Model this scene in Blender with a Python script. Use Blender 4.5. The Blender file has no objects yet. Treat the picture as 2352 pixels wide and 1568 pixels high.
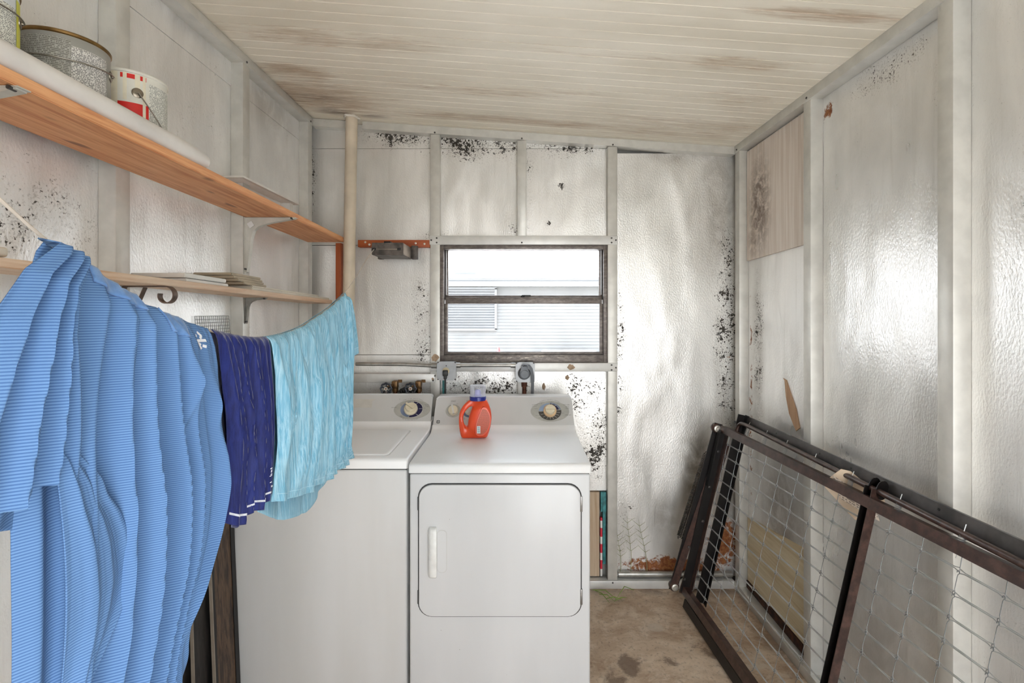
import bpy, bmesh, math, random
from mathutils import Vector, Matrix
R = random.Random(7)
scene = bpy.context.scene
COL = scene.collection

# ------------------------------------------------------------------ camera
F = 1166.0                      # focal length in pixels of the 2352 px wide frame
CAM_Z = 1.48
VPX, VPY = 1188.0, 717.0        # where the room's long axis vanishes
cam_d = bpy.data.cameras.new('camera')
cam_d.sensor_width = 36.0
cam_d.lens = 36.0 * F / 2352.0
cam_d.shift_x = -(VPX - 1176.0) / 2352.0
cam_d.shift_y = -(784.0 - VPY) / 2352.0
cam_d.clip_start = 0.02
cam = bpy.data.objects.new('camera', cam_d)
cam.location = (0, 0, CAM_Z)
cam.rotation_euler = (math.radians(90), 0, 0)
COL.objects.link(cam)
scene.camera = cam

# ------------------------------------------------------------------ sky and exposure
world = bpy.data.worlds.new('sky'); scene.world = world
world.use_nodes = True
wn = world.node_tree.nodes; wl = world.node_tree.links
wn.clear()
w_out = wn.new('ShaderNodeOutputWorld'); w_bg = wn.new('ShaderNodeBackground')
w_tc = wn.new('ShaderNodeTexCoord'); w_sep = wn.new('ShaderNodeSeparateXYZ'); w_ramp = wn.new('ShaderNodeValToRGB')
wl.new(w_tc.outputs['Generated'], w_sep.inputs[0]); wl.new(w_sep.outputs['Z'], w_ramp.inputs[0])
w_ramp.color_ramp.elements[0].position = 0.0; w_ramp.color_ramp.elements[0].color = (1.0, 0.995, 0.985, 1)
w_ramp.color_ramp.elements[1].position = 0.6; w_ramp.color_ramp.elements[1].color = (0.80, 0.89, 1.0, 1)
wl.new(w_ramp.outputs[0], w_bg.inputs[0]); wl.new(w_bg.outputs[0], w_out.inputs[0])
w_bg.inputs['Strength'].default_value = 3.0
scene.view_settings.view_transform = 'Standard'
scene.view_settings.look = 'None'
scene.view_settings.gamma = 1.0
scene.view_settings.use_curve_mapping = False
scene.view_settings.exposure = 1.22
sun_d = bpy.data.lights.new('sun', 'SUN'); sun_d.energy = 9.0; sun_d.angle = math.radians(1.0); sun_d.color = (1.0, 0.98, 0.955)
sun = bpy.data.objects.new('sun', sun_d); sun.rotation_euler = (math.radians(-4), math.radians(-40), 0); COL.objects.link(sun)
scene.cycles.max_bounces = 8
scene.cycles.diffuse_bounces = 5
scene.cycles.transparent_max_bounces = 8

# ------------------------------------------------------------------ node / material helpers
class NT:
    def __init__(s, name):
        s.m = bpy.data.materials.new(name); s.m.use_nodes = True
        s.t = s.m.node_tree; s.n = s.t.nodes; s.n.clear()
        s.out = s.n.new('ShaderNodeOutputMaterial')
        s.p = s.n.new('ShaderNodeBsdfPrincipled')
        s.t.links.new(s.p.outputs[0], s.out.inputs[0])
        s._c = None
    def link(s, a, b): s.t.links.new(a, b)
    def inp(s, k, v):
        if isinstance(v, bpy.types.NodeSocket): s.link(v, s.p.inputs[k])
        else:
            if isinstance(v, tuple) and len(v) == 3 and s.p.inputs[k].type == 'RGBA': v = v + (1,)
            s.p.inputs[k].default_value = v
    def co(s):
        if s._c is None: s._c = s.n.new('ShaderNodeTexCoord')
        return s._c.outputs['Object']
    def uv(s):
        if s._c is None: s._c = s.n.new('ShaderNodeTexCoord')
        return s._c.outputs['UV']
    def mapv(s, vec, scale=(1, 1, 1), loc=(0, 0, 0), rot=(0, 0, 0)):
        m = s.n.new('ShaderNodeMapping'); s.link(vec, m.inputs[0])
        m.inputs['Scale'].default_value = scale; m.inputs['Location'].default_value = loc; m.inputs['Rotation'].default_value = rot
        return m.outputs[0]
    def noise(s, vec, scale, detail=3, rough=0.55, dist=0.0):
        n = s.n.new('ShaderNodeTexNoise'); s.link(vec, n.inputs['Vector'])
        n.inputs['Scale'].default_value = scale; n.inputs['Detail'].default_value = detail
        n.inputs['Roughness'].default_value = rough; n.inputs['Distortion'].default_value = dist
        return n.outputs['Fac']
    def math(s, op, a, b=None, clamp=False):
        n = s.n.new('ShaderNodeMath'); n.operation = op; n.use_clamp = clamp
        for i, v in enumerate((a, b)):
            if v is None: continue
            if isinstance(v, (int, float)): n.inputs[i].default_value = v
            else: s.link(v, n.inputs[i])
        return n.outputs[0]
    def rng(s, v, a, b, c=0.0, d=1.0, smooth=True):
        n = s.n.new('ShaderNodeMapRange')
        if smooth: n.interpolation_type = 'SMOOTHSTEP'
        s.link(v, n.inputs[0])
        for i, q in enumerate((a, b, c, d)): n.inputs[i + 1].default_value = q
        return n.outputs[0]
    def mix(s, fac, a, b):
        n = s.n.new('ShaderNodeMix'); n.data_type = 'RGBA'
        for sock, v in ((n.inputs[0], fac), (n.inputs[6], a), (n.inputs[7], b)):
            if isinstance(v, bpy.types.NodeSocket): s.link(v, sock)
            elif isinstance(v, (int, float)): sock.default_value = v
            else: sock.default_value = tuple(v) + ((1,) if len(v) == 3 else ())
        return n.outputs[2]
    def sep(s, vec):
        n = s.n.new('ShaderNodeSeparateXYZ'); s.link(vec, n.inputs[0]); return n.outputs
    def bump(s, h, strength=0.3, dist=0.002):
        b = s.n.new('ShaderNodeBump'); b.inputs['Strength'].default_value = strength; b.inputs['Distance'].default_value = dist
        s.link(h, b.inputs['Height']); s.link(b.outputs[0], s.p.inputs['Normal'])
    def blob(s, vec, c, r):
        """soft ellipsoid mask, 1 in the middle, 0 at radius r (radius 0 = ignore that axis)"""
        inv = tuple(0.0 if q == 0 else 1.0 / q for q in r)
        m = s.mapv(vec, inv, tuple(-a * b for a, b in zip(c, inv)))
        l = s.n.new('ShaderNodeVectorMath'); l.operation = 'LENGTH'; s.link(m, l.inputs[0])
        return s.rng(l.outputs['Value'], 1.0, 0.15)
    def blobs(s, vec, lst):
        acc = None
        for c, r, k in lst:
            v = s.math('MULTIPLY', s.blob(vec, c, r), k)
            acc = v if acc is None else s.math('MAXIMUM', acc, v)
        return acc

def lin(r, g, b):
    f = lambda c: (c / 255 / 12.92) if c / 255 <= 0.04045 else ((c / 255 + 0.055) / 1.055) ** 2.4
    return (f(r), f(g), f(b))

def plain(name, col, rough=0.5, metal=0.0, var=0.06, vscale=20, bump=0.0, bscale=80, spec=None):
    t = NT(name)
    n = t.noise(t.co(), vscale, 4)
    dark = tuple(c * (1 - 2 * var) for c in col); lite = tuple(min(1, c * (1 + var)) for c in col)
    t.inp('Base Color', t.mix(t.rng(n, 0.3, 0.7), dark, lite))
    t.inp('Roughness', rough); t.inp('Metallic', metal)
    if spec is not None: t.inp('Specular IOR Level', spec)
    if bump: t.bump(t.noise(t.co(), bscale, 3), bump, 0.001)
    return t.m

def foil(name, base=(0.83, 0.815, 0.785), mold=(), grime_shade=(), rust=(), metal=0.60, rough=0.34, speck=0.0, vertical=1.0):
    """paint-worn foil faced insulation board: embossed, semi metallic, with mildew specks, grime and rust"""
    t = NT(name); c = t.co()
    big = t.noise(t.mapv(c, (1.6, 1.6, 0.7)), 2.2, 4, 0.6, 0.4)
    col = t.mix(t.rng(big, 0.32, 0.68), tuple(b * 0.88 for b in base), tuple(min(1, b * 1.07) for b in base))
    streak = t.noise(t.mapv(c, (22, 22, 1.2)), 2.0, 4, 0.6)
    col = t.mix(t.math('MULTIPLY', t.rng(streak, 0.52, 0.75), 0.13), col, (0.42, 0.39, 0.33))
    if grime_shade:
        g = t.blobs(c, grime_shade)
        gn = t.noise(t.mapv(c, (3, 3, 2)), 4, 5, 0.65, 0.8)
        col = t.mix(t.math('MULTIPLY', t.math('MULTIPLY', g, t.rng(gn, 0.2, 0.65)), 0.85), col, (0.20, 0.165, 0.12))
    # mildew specks
    hi = t.noise(c, 75, 5, 0.72); mid = t.noise(c, 9, 4, 0.6)
    m = t.math('MULTIPLY', t.rng(mid, 0.45, 0.75), 0.07 + speck)
    if mold: m = t.math('ADD', m, t.math('MULTIPLY', t.blobs(c, mold), t.rng(mid, 0.25, 0.65, 0.15, 0.265)))
    sp = t.rng(t.math('ADD', hi, m), 0.755, 0.80)
    fine = t.rng(t.math('ADD', t.noise(c, 150, 4, 0.7), t.math('MULTIPLY', m, 0.9)), 0.66, 0.76)
    col = t.mix(t.math('MULTIPLY', fine, 0.40), col, (0.24, 0.22, 0.19))
    col = t.mix(sp, col, (0.035, 0.028, 0.020))
    if rust:
        r = t.blobs(c, rust)
        rn = t.noise(c, 22, 6, 0.7, 0.6)
        rs = t.rng(t.math('ADD', t.math('MULTIPLY', r, 0.42), rn), 0.74, 0.86)
        col = t.mix(rs, col, t.mix(t.rng(t.noise(c, 60, 3), 0.35, 0.65), (0.20, 0.055, 0.015), (0.36, 0.14, 0.045)))
        sp = t.math('MAXIMUM', sp, rs)
    t.inp('Base Color', col)
    t.inp('Metallic', t.math('MULTIPLY', t.math('SUBTRACT', 1.0, sp), metal))
    t.inp('Roughness', t.math('ADD', t.math('MULTIPLY', sp, 0.3), t.rng(big, 0.2, 0.8, rough - 0.05, rough + 0.1)))
    emb = t.noise(t.mapv(c, (1, 1, 0.55)), 170, 2, 0.5)
    warp = t.noise(t.mapv(c, (1, 1, 0.5)), 3.0, 2, 0.5, 0.3)
    h = t.math('ADD', t.math('MULTIPLY', emb, 0.0022), t.math('MULTIPLY', warp, 0.05))
    t.bump(h, 0.55, 1.0)
    return t.m

def wood(name, light, dark, axis=1, scale=1.0, rough=0.6, knots=True):
    t = NT(name); c = t.co()
    st = [9.0, 9.0, 9.0]; st[axis] = 0.55
    g = t.noise(t.mapv(c, tuple(q * scale for q in st)), 3.5, 6, 0.62, 1.2)
    st2 = [60.0, 60.0, 60.0]; st2[axis] = 1.5
    fine = t.noise(t.mapv(c, tuple(q * scale for q in st2)), 3.0, 3, 0.6)
    f = t.math('ADD', t.math('MULTIPLY', t.rng(g, 0.3, 0.72), 0.75), t.math('MULTIPLY', t.rng(fine, 0.35, 0.7), 0.3), True)
    col = t.mix(f, light, dark)
    if knots:
        st3 = [26.0, 26.0, 26.0]; st3[axis] = 7.0
        k = t.noise(t.mapv(c, tuple(q * scale for q in st3)), 1.0, 1, 0.4)
        col = t.mix(t.math('MULTIPLY', t.rng(k, 0.70, 0.80), 0.75), col, tuple(q * 0.32 for q in dark))
    t.inp('Base Color', col); t.inp('Roughness', rough)
    t.bump(t.math('ADD', fine, t.math('MULTIPLY', g, 0.6)), 0.25, 0.0015)
    return t.m

# ------------------------------------------------------------------ mesh helpers
class MB:
    def __init__(s): s.v = []; s.f = []; s.uv = None
    def add(s, vs, fs):
        o = len(s.v); s.v += [tuple(q) for q in vs]; s.f += [tuple(i + o for i in f) for f in fs]; return s
    def box(s, x0, x1, y0, y1, z0, z1):
        v = [(x, y, z) for x in (x0, x1) for y in (y0, y1) for z in (z0, z1)]
        return s.add(v, [(0, 1, 3, 2), (4, 6, 7, 5), (0, 4, 5, 1), (2, 3, 7, 6), (0, 2, 6, 4), (1, 5, 7, 3)])
    def obox(s, c, ax, ay, az):
        """box from its centre and three half-axis vectors"""
        c = Vector(c); ax = Vector(ax); ay = Vector(ay); az = Vector(az)
        v = [c + i * ax + j * ay + k * az for i in (-1, 1) for j in (-1, 1) for k in (-1, 1)]
        fs = [(0, 1, 3, 2), (4, 6, 7, 5), (0, 4, 5, 1), (2, 3, 7, 6), (0, 2, 6, 4), (1, 5, 7, 3)]
        if ax.cross(ay).dot(az) < 0: fs = [f[::-1] for f in fs]
        return s.add(v, fs)
    def rbox(s, x0, x1, y0, y1, z0, z1, r=0.01, seg=3):
        bm = bmesh.new(); bmesh.ops.create_cube(bm, size=1.0)
        for q in bm.verts:
            q.co = Vector(((x0 + x1) / 2 + q.co.x * (x1 - x0), (y0 + y1) / 2 + q.co.y * (y1 - y0), (z0 + z1) / 2 + q.co.z * (z1 - z0)))
        bmesh.ops.bevel(bm, geom=bm.edges[:], offset=r, segments=seg, profile=0.5, affect='EDGES')
        bm.verts.index_update()
        s.add([q.co[:] for q in bm.verts], [[q.index for q in f.verts] for f in bm.faces]); bm.free(); return s
    def tube(s, pts, r, n=8, closed=False, cap=True):
        pts = [Vector(p) for p in pts]; m = len(pts); rings = []
        up = None; rad = r if hasattr(r, '__len__') else [r] * m
        for i in range(m):
            if closed: t = pts[(i + 1) % m] - pts[i - 1]
            else: t = pts[min(i + 1, m - 1)] - pts[max(i - 1, 0)]
            t.normalize()
            if up is None:
                a = Vector((0, 0, 1)) if abs(t.z) < 0.9 else Vector((1, 0, 0))
                up = (a - t * a.dot(t)).normalized()
            else:
                up = up - t * up.dot(t)
                up = up.normalized() if up.length > 1e-6 else t.orthogonal().normalized()
            b = t.cross(up)
            rings.append([pts[i] + rad[i] * (math.cos(2 * math.pi * k / n) * up + math.sin(2 * math.pi * k / n) * b) for k in range(n)])
        vs = [q for g in rings for q in g]; fs = []
        for i in range(m if closed else m - 1):
            j = (i + 1) % m
            for k in range(n):
                l = (k + 1) % n
                fs.append((i * n + k, i * n + l, j * n + l, j * n + k))
        if cap and not closed:
            fs.append(tuple(range(n))[::-1]); fs.append(tuple((m - 1) * n + k for k in range(n)))
        return s.add(vs, fs)
    def lathe(s, prof, base=(0, 0, 0), axis=(0, 0, 1), n=32, a0=0.0, a1=2 * math.pi, xref=None):
        ax = Vector(axis).normalized(); base = Vector(base)
        e1 = Vector(xref) if xref else (Vector((1, 0, 0)) if abs(ax.x) < 0.9 else Vector((0, 1, 0)))
        e1 = (e1 - ax * e1.dot(ax)).normalized(); e2 = ax.cross(e1)
        full = abs(a1 - a0 - 2 * math.pi) < 1e-6; k = n if full else n + 1
        vs = []
        for (r, h) in prof:
            for i in range(k):
                a = a0 + (a1 - a0) * i / n
                vs.append(base + ax * h + r * (math.cos(a) * e1 + math.sin(a) * e2))
        fs = []
        for j in range(len(prof) - 1):
            for i in range(n):
                i2 = (i + 1) % k
                fs.append((j * k + i, j * k + i2, (j + 1) * k + i2, (j + 1) * k + i))
        return s.add(vs, fs)
    def cyl(s, base, axis, r, h, n=24):
        return s.lathe([(1e-5, 0), (r, 0), (r, h), (1e-5, h)], base, axis, n)
    def prism(s, poly, o, ex, ey, d):
        """poly (2d, counter-clockwise) in the plane o+ex,ey, extruded by vector d"""
        o = Vector(o); ex = Vector(ex); ey = Vector(ey); d = Vector(d); n = len(poly)
        a = [o + ex * x + ey * y for x, y in poly]; b = [p + d for p in a]
        fs = [tuple(range(n))[::-1], tuple(range(n, 2 * n))]
        fs += [(i, (i + 1) % n, n + (i + 1) % n, n + i) for i in range(n)]
        if ex.cross(ey).dot(d) < 0: fs = [f[::-1] for f in fs]
        return s.add(a + b, fs)
    def mesh(s, name, mat, origin=(0, 0, 0), smooth=True, angle=35):
        me = bpy.data.meshes.new(name)
        o = Vector(origin)
        me.from_pydata([(v[0] - o.x, v[1] - o.y, v[2] - o.z) for v in s.v], [], s.f)
        if s.uv:
            l = me.uv_layers.new(name='UVMap')
            for lp in me.loops: l.data[lp.index].uv = s.uv[lp.vertex_index]
        if smooth:
            me.polygons.foreach_set('use_smooth', [True] * len(me.polygons)); me.set_sharp_from_angle(angle=math.radians(angle))
        if mat: me.materials.append(mat)
        me.update(); return me

def link_mesh(me, name, parent=None, loc=(0, 0, 0)):
    o = bpy.data.objects.new(name, me); COL.objects.link(o); o.location = loc
    if parent is not None: o.parent = parent
    return o

ORIG = {}
def build(mb, name, mat, parent=None, smooth=True, angle=35):
    """one mesh object; vertices are given in world space and stored relative to the thing's base"""
    og = Vector((0, 0, 0)); p = parent
    while p is not None:
        if p.name in ORIG: og = ORIG[p.name]
        p = p.parent
    return link_mesh(mb.mesh(name, mat, og, smooth, angle), name, parent)

def thing(name, label, cat, loc=(0, 0, 0), group=None):
    o = bpy.data.objects.new(name, None); COL.objects.link(o); o.location = loc; o.empty_display_size = 0.05
    o['label'] = label; o['category'] = cat
    if group: o['group'] = group
    ORIG[o.name] = Vector(loc); return o

def tag(o, label, cat, group=None):
    o['label'] = label; o['category'] = cat
    if group: o['group'] = group
    return o

def solid(mb, name, mat, label, cat, base=None, group=None, smooth=True, angle=35):
    """a thing that is one mesh, its origin at its base"""
    if base is None:
        xs = [v[0] for v in mb.v]; ys = [v[1] for v in mb.v]; zs = [v[2] for v in mb.v]
        base = ((min(xs) + max(xs)) / 2, (min(ys) + max(ys)) / 2, min(zs))
    o = link_mesh(mb.mesh(name, mat, base, smooth, angle), name, None, base)
    ORIG[o.name] = Vector(base)
    return tag(o, label, cat, group)

def structure(name, label=None, cat='wall'):
    o = bpy.data.objects.new(name, None); COL.objects.link(o); o.empty_display_size = 0.1
    o['kind'] = 'structure'; o['label'] = label or name.replace('_', ' '); o['category'] = cat
    return o

def rrect(x0, x1, y0, y1, r, n=6):
    p = []
    for cx, cy, a in ((x1 - r, y1 - r, 0), (x0 + r, y1 - r, 90), (x0 + r, y0 + r, 180), (x1 - r, y0 + r, 270)):
        for i in range(n + 1):
            t = math.radians(a + 90 * i / n); p.append((cx + r * math.cos(t), cy + r * math.sin(t)))
    return p

def ellipse(cx, cy, a, b, n=40, t0=0, t1=360):
    return [(cx + a * math.cos(math.radians(t0 + (t1 - t0) * i / n)), cy + b * math.sin(math.radians(t0 + (t1 - t0) * i / n))) for i in range(n if t1 - t0 == 360 else n + 1)]

def text_mesh(s, size, align='CENTER'):
    cu = bpy.data.curves.new('lettering', 'FONT'); cu.body = s; cu.size = size; cu.align_x = align; cu.align_y = 'CENTER'; cu.resolution_u = 3
    ob = bpy.data.objects.new('lettering', cu); COL.objects.link(ob)
    bpy.context.view_layer.update()
    me = bpy.data.meshes.new_from_object(ob)
    v = [q.co.copy() for q in me.vertices]; f = [tuple(p.vertices) for p in me.polygons]
    bpy.data.objects.remove(ob); bpy.data.meshes.remove(me); bpy.data.curves.remove(cu)
    return v, f

def spline(xs, ys):
    """monotone-ish cubic interpolation through points"""
    n = len(xs); m = []
    for i in range(n):
        if i == 0: m.append((ys[1] - ys[0]) / (xs[1] - xs[0]))
        elif i == n - 1: m.append((ys[-1] - ys[-2]) / (xs[-1] - xs[-2]))
        else: m.append((ys[i + 1] - ys[i - 1]) / (xs[i + 1] - xs[i - 1]))
    def fn(x):
        if x <= xs[0]: return ys[0] + m[0] * (x - xs[0])
        if x >= xs[-1]: return ys[-1] + m[-1] * (x - xs[-1])
        i = 0
        while x > xs[i + 1]: i += 1
        h = xs[i + 1] - xs[i]; t = (x - xs[i]) / h
        return (2 * t**3 - 3 * t**2 + 1) * ys[i] + (t**3 - 2 * t**2 + t) * h * m[i] + (-2 * t**3 + 3 * t**2) * ys[i + 1] + (t**3 - t**2) * h * m[i + 1]
    return fn

def lerp_pts(xs, ys):
    def fn(x):
        if x <= xs[0]: return ys[0]
        for i in range(len(xs) - 1):
            if x <= xs[i + 1]:
                return ys[i] + (ys[i + 1] - ys[i]) * (x - xs[i]) / (xs[i + 1] - xs[i])
        return ys[-1]
    return fn

# ------------------------------------------------------------------ room dimensions (metres)
YB = 2.72                # faces of the back wall studs
XL, XR = -1.095, 1.1635  # faces of the side wall studs
PB, PL, PR = 2.765, -1.145, 1.2135   # board planes behind the studs
Y0 = -0.70               # open end of the shed, behind the camera
SW = 0.052               # stud width
def ceil_z(x): return 2.52 - 0.0687 * (x + 1.095)

# ------------------------------------------------------------------ materials
M = {}
M['alu'] = plain('painted_aluminium', (0.66, 0.645, 0.60), 0.42, 0.35, 0.05, 14, 0.06, 200)
M['alu_white'] = plain('white_aluminium', (0.72, 0.71, 0.68), 0.40, 0.25, 0.05, 10)
M['screw'] = plain('dark_screw', (0.09, 0.085, 0.08), 0.5, 0.6)
M['skin'] = plain('outer_skin', (0.30, 0.29, 0.27), 0.8)
M['crack'] = plain('dark_joint', (0.05, 0.045, 0.04), 0.9)

def ceiling_mat():
    t = NT('ceiling_boards'); c = t.co()
    base = t.mix(t.rng(t.noise(t.mapv(c, (0.8, 3, 1)), 2.5, 4), 0.3, 0.7), (0.79, 0.725, 0.60), (0.88, 0.82, 0.70))
    st = t.noise(t.mapv(c, (3.5, 34, 1)), 2.0, 6, 0.68, 0.5)
    patch = t.noise(t.mapv(c, (1.3, 2.6, 1)), 1.6, 3, 0.6, 0.6)
    reg = t.blobs(c, [((-0.95, 2.45, 2.5), (0.62, 0.42, 0), 0.34), ((0.75, 2.5, 2.4), (0.7, 0.32, 0), 0.26), ((-0.75, 1.88, 2.5), (0.95, 0.13, 0), 0.26),
                      ((-0.2, 2.24, 2.45), (0.85, 0.10, 0), 0.24), ((0.95, 2.1, 2.4), (0.32, 0.35, 0), 0.2), ((0.8, 1.86, 2.4), (0.35, 0.10, 0), 0.28),
                      ((0.0, 2.56, 2.45), (1.2, 0.09, 0), 0.30), ((0.95, 1.54, 2.4), (0.45, 0.07, 0), 0.32), ((-0.95, 2.18, 2.5), (0.3, 0.14, 0), 0.32),
                      ((0.35, 1.86, 2.4), (0.8, 0.05, 0), 0.22), ((0.1, 2.2, 2.4), (0.7, 0.05, 0), 0.2)])
    f = t.rng(t.math('ADD', t.math('ADD', t.math('MULTIPLY', st, 0.62), t.math('MULTIPLY', patch, 0.35)), reg), 0.60, 0.95)
    col = t.mix(t.math('MULTIPLY', f, 0.78), base, (0.40, 0.255, 0.14))
    dk = t.blobs(c, [((-0.93, 2.6, 2.5), (0.14, 0.07, 0), 1.0), ((-0.75, 2.63, 2.5), (0.12, 0.05, 0), 0.7), ((-0.95, 2.44, 2.5), (0.25, 0.08, 0), 0.5)])
    col = t.mix(t.math('MULTIPLY', t.math('MULTIPLY', dk, t.rng(st, 0.3, 0.6)), 0.75), col, (0.10, 0.065, 0.045))
    t.inp('Base Color', col); t.inp('Roughness', 0.5)
    t.bump(t.noise(t.mapv(c, (1, 1, 1)), 130, 3), 0.25, 0.001)
    return t.m
M['ceiling'] = ceiling_mat()

def floor_mat():
    t = NT('stained_concrete'); c = t.co()
    n1 = t.noise(t.mapv(c, (1, 1.6, 1)), 2.6, 6, 0.65, 0.8); n2 = t.noise(c, 11, 6, 0.7, 0.4); n3 = t.noise(c, 60, 4, 0.6)
    col = t.mix(t.rng(n1, 0.3, 0.7), (0.38, 0.25, 0.155), (0.72, 0.575, 0.43))
    col = t.mix(t.math('MULTIPLY', t.rng(n2, 0.45, 0.66), 0.70), col, (0.74, 0.62, 0.49))
    col = t.mix(t.math('MULTIPLY', t.rng(n3, 0.52, 0.70), 0.45), col, (0.17, 0.115, 0.075))
    wet = t.blobs(c, [((0.475, 2.13, 0), (0.085, 0.14, 0), 0.42), ((0.855, 2.23, 0), (0.16, 0.11, 0), 0.34), ((0.64, 2.16, 0), (0.10, 0.09, 0), 0.28), ((0.40, 2.05, 0), (0.09, 0.12, 0), 0.30), ((0.62, 2.60, 0), (0.35, 0.05, 0), 0.22)])
    col = t.mix(t.math('MULTIPLY', t.rng(t.math('ADD', wet, n2), 0.68, 0.85), 0.75), col, (0.13, 0.075, 0.045))
    pale = t.math('MAXIMUM', t.blob(c, (0.650, 2.385, 0), (0.060, 0.052, 0)), t.math('MULTIPLY', t.blob(c, (1.0, 2.0, 0), (0.2, 0.6, 0)), t.math('MULTIPLY', t.rng(n2, 0.4, 0.6), 0.6)))
    col = t.mix(t.math('MULTIPLY', t.rng(pale, 0.25, 0.6), 0.65), col, (0.60, 0.51, 0.41))
    edge = t.blobs(c, [((0.9, 2.72, 0), (0.9, 0.10, 0), 0.8), ((1.16, 2.3, 0), (0.09, 0.6, 0), 0.7)])
    col = t.mix(t.math('MULTIPLY', t.math('MULTIPLY', edge, t.rng(n2, 0.35, 0.6)), 0.9), col, (0.09, 0.04, 0.02))
    t.inp('Base Color', col); t.inp('Roughness', t.rng(n1, 0.2, 0.8, 0.35, 0.65))
    t.bump(t.math('ADD', t.math('MULTIPLY', n2, 0.6), t.math('MULTIPLY', n3, 0.4)), 0.3, 0.003)
    return t.m
M['floor'] = floor_mat()

B = lambda x, z, rx, rz, k=1.0: ((x, 0, z), (rx, 0, rz), k)
M['foil_back'] = foil('foil_back', mold=[B(-0.2, 2.43, 0.60, 0.20, 1.25), B(0.26, 2.42, 0.40, 0.15, 1.2), B(-0.62, 2.45, 0.40, 0.12, 1.1), B(-0.52, 1.5, 0.10, 0.34, 0.75),
        B(-0.5, 1.27, 0.16, 0.14, 0.95), B(-0.15, 1.06, 0.48, 0.17, 1.0), B(0.36, 1.05, 0.2, 0.25, 0.9), B(0.42, 0.78, 0.15, 0.42, 1.05), B(0.56, 1.3, 0.06, 0.55, 0.8),
        B(0.0, 1.93, 0.10, 0.10, 0.8), B(-0.43, 1.9, 0.2, 0.05, 0.75), B(0.06, 2.2, 0.05, 0.4, 0.6), B(1.14, 1.4, 0.12, 0.95, 1.0), B(-0.56, 1.02, 0.4, 0.13, 0.9),
        B(-1.12, 2.2, 0.05, 0.35, 0.9), B(0.6, 0.3, 0.12, 0.35, 0.6), B(0.24, 2.17, 0.035, 0.035, 1.05), B(0.17, 1.965, 0.03, 0.03, 1.05), B(0.55, 0.95, 0.06, 0.06, 1.0)],
    grime_shade=[B(0.98, 0.62, 0.14, 0.42, 1.0), B(0.80, 0.38, 0.12, 0.28, 0.55), B(1.10, 2.05, 0.16, 0.55, 0.55), B(0.9, 2.36, 0.3, 0.10, 0.7), B(1.12, 0.6, 0.16, 0.5, 0.8), B(0.3, 0.75, 0.22, 0.4, 0.35)],  # lower right blobs also paint the dark shading of a diagonal wrinkle
    rust=[B(0.86, 0.10, 0.55, 0.10, 1.0), B(1.12, 0.22, 0.16, 0.26, 1.0), B(1.15, 1.2, 0.04, 0.2, 0.5)])
S = lambda y, z, ry, rz, k=1.0: ((0, y, z), (0, ry, rz), k)
M['foil_left'] = foil('foil_left', base=(0.92, 0.915, 0.90), mold=[S(1.7, 1.75, 0.35, 0.3, 0.3), S(1.2, 1.7, 0.25, 0.25, 0.5)], grime_shade=[S(2.35, 2.45, 0.3, 0.2, 0.4), S(1.75, 2.5, 0.3, 0.1, 0.35)], metal=0.55, rough=0.33, speck=0.05)
M['foil_right'] = foil('foil_right', base=(0.86, 0.85, 0.83), mold=[S(2.55, 1.3, 0.09, 0.7, 0.85), S(1.42, 2.2, 0.10, 0.4, 0.6), S(1.70, 2.28, 0.35, 0.10, 0.75), S(1.7, 1.4, 0.3, 0.5, 0.3), S(1.1, 1.7, 0.25, 0.7, 0.65), S(1.0, 0.9, 0.4, 0.4, 0.5)],
    grime_shade=[S(2.56, 1.2, 0.09, 0.8, 0.5), S(2.35, 0.55, 0.25, 0.35, 0.65), S(1.7, 0.4, 0.35, 0.4, 0.3)], rust=[S(1.98, 2.27, 0.06, 0.07, 0.9), S(2.64, 1.0, 0.05, 1.2, 0.55)], metal=0.6, rough=0.30, speck=0.03)
M['wood_panel'] = None

# ================================================================== STRUCTURE
# ---- floor and ground outside
fl = MB(); fl.box(-1.25, 1.30, Y0, 2.86, -0.12, 0.0)
o = build(fl, 'floor', M['floor'], None, False); o['kind'] = 'structure'; o['label'] = 'stained brown concrete floor slab'; o['category'] = 'floor'
M['ground'] = plain('sandy_ground', (0.58, 0.57, 0.55), 0.9, 0, 0.10, 3)
g = MB(); g.box(-40, 40, -40, 60, -0.30, -0.125)
o = build(g, 'ground', M['ground'], None, False); o['kind'] = 'structure'; o['label'] = 'pale ground outside the shed'; o['category'] = 'ground'

# ---- ceiling: grooved roof pans running from side to side
ceil = structure('ceiling', 'cream grooved ceiling boards with brown mildew', 'ceiling')
def pan(y0, y1):
    mb = MB(); xs = (-1.20, 1.27); prof = []
    n = 6; w = (y1 - y0) / n
    prof.append((y0 + 0.0015, 0.006))
    for i in range(n):
        a = y0 + i * w; b = a + w
        prof += [(a + 0.0025, 0.0), (b - 0.0025, 0.0)]
        if i < n - 1: prof.append((b, 0.0022))
    prof.append((y1 - 0.0015, 0.006))
    prof += [(y1 - 0.0015, 0.05), (y0 + 0.0015, 0.05)]
    k = len(prof); vs = []
    for x in xs:
        for (y, h) in prof: vs.append((x, y, ceil_z(x) + h))
    fs = [(i, (i + 1) % k, k + (i + 1) % k, k + i) for i in range(k)] + [tuple(range(k))[::-1], tuple(range(k, 2 * k))]
    mb.add(vs, fs); return mb
seams = [2.86, 2.50, 2.16, 1.82, 1.48, 1.14, 0.80, 0.46, 0.12, -0.22, -0.56, -0.9]
for a, b in zip(seams[1:], seams[:-1]):
    build(pan(a, b), 'ceiling_board', M['ceiling'], ceil, False)
rf = MB(); rf.add([(x, y, ceil_z(x) + h) for x in (-1.4, 1.5) for y in (-0.95, 3.05) for h in (0.055, 0.10)], [(0, 1, 3, 2), (4, 6, 7, 5), (0, 4, 5, 1), (2, 3, 7, 6), (0, 2, 6, 4), (1, 5, 7, 3)])
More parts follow.
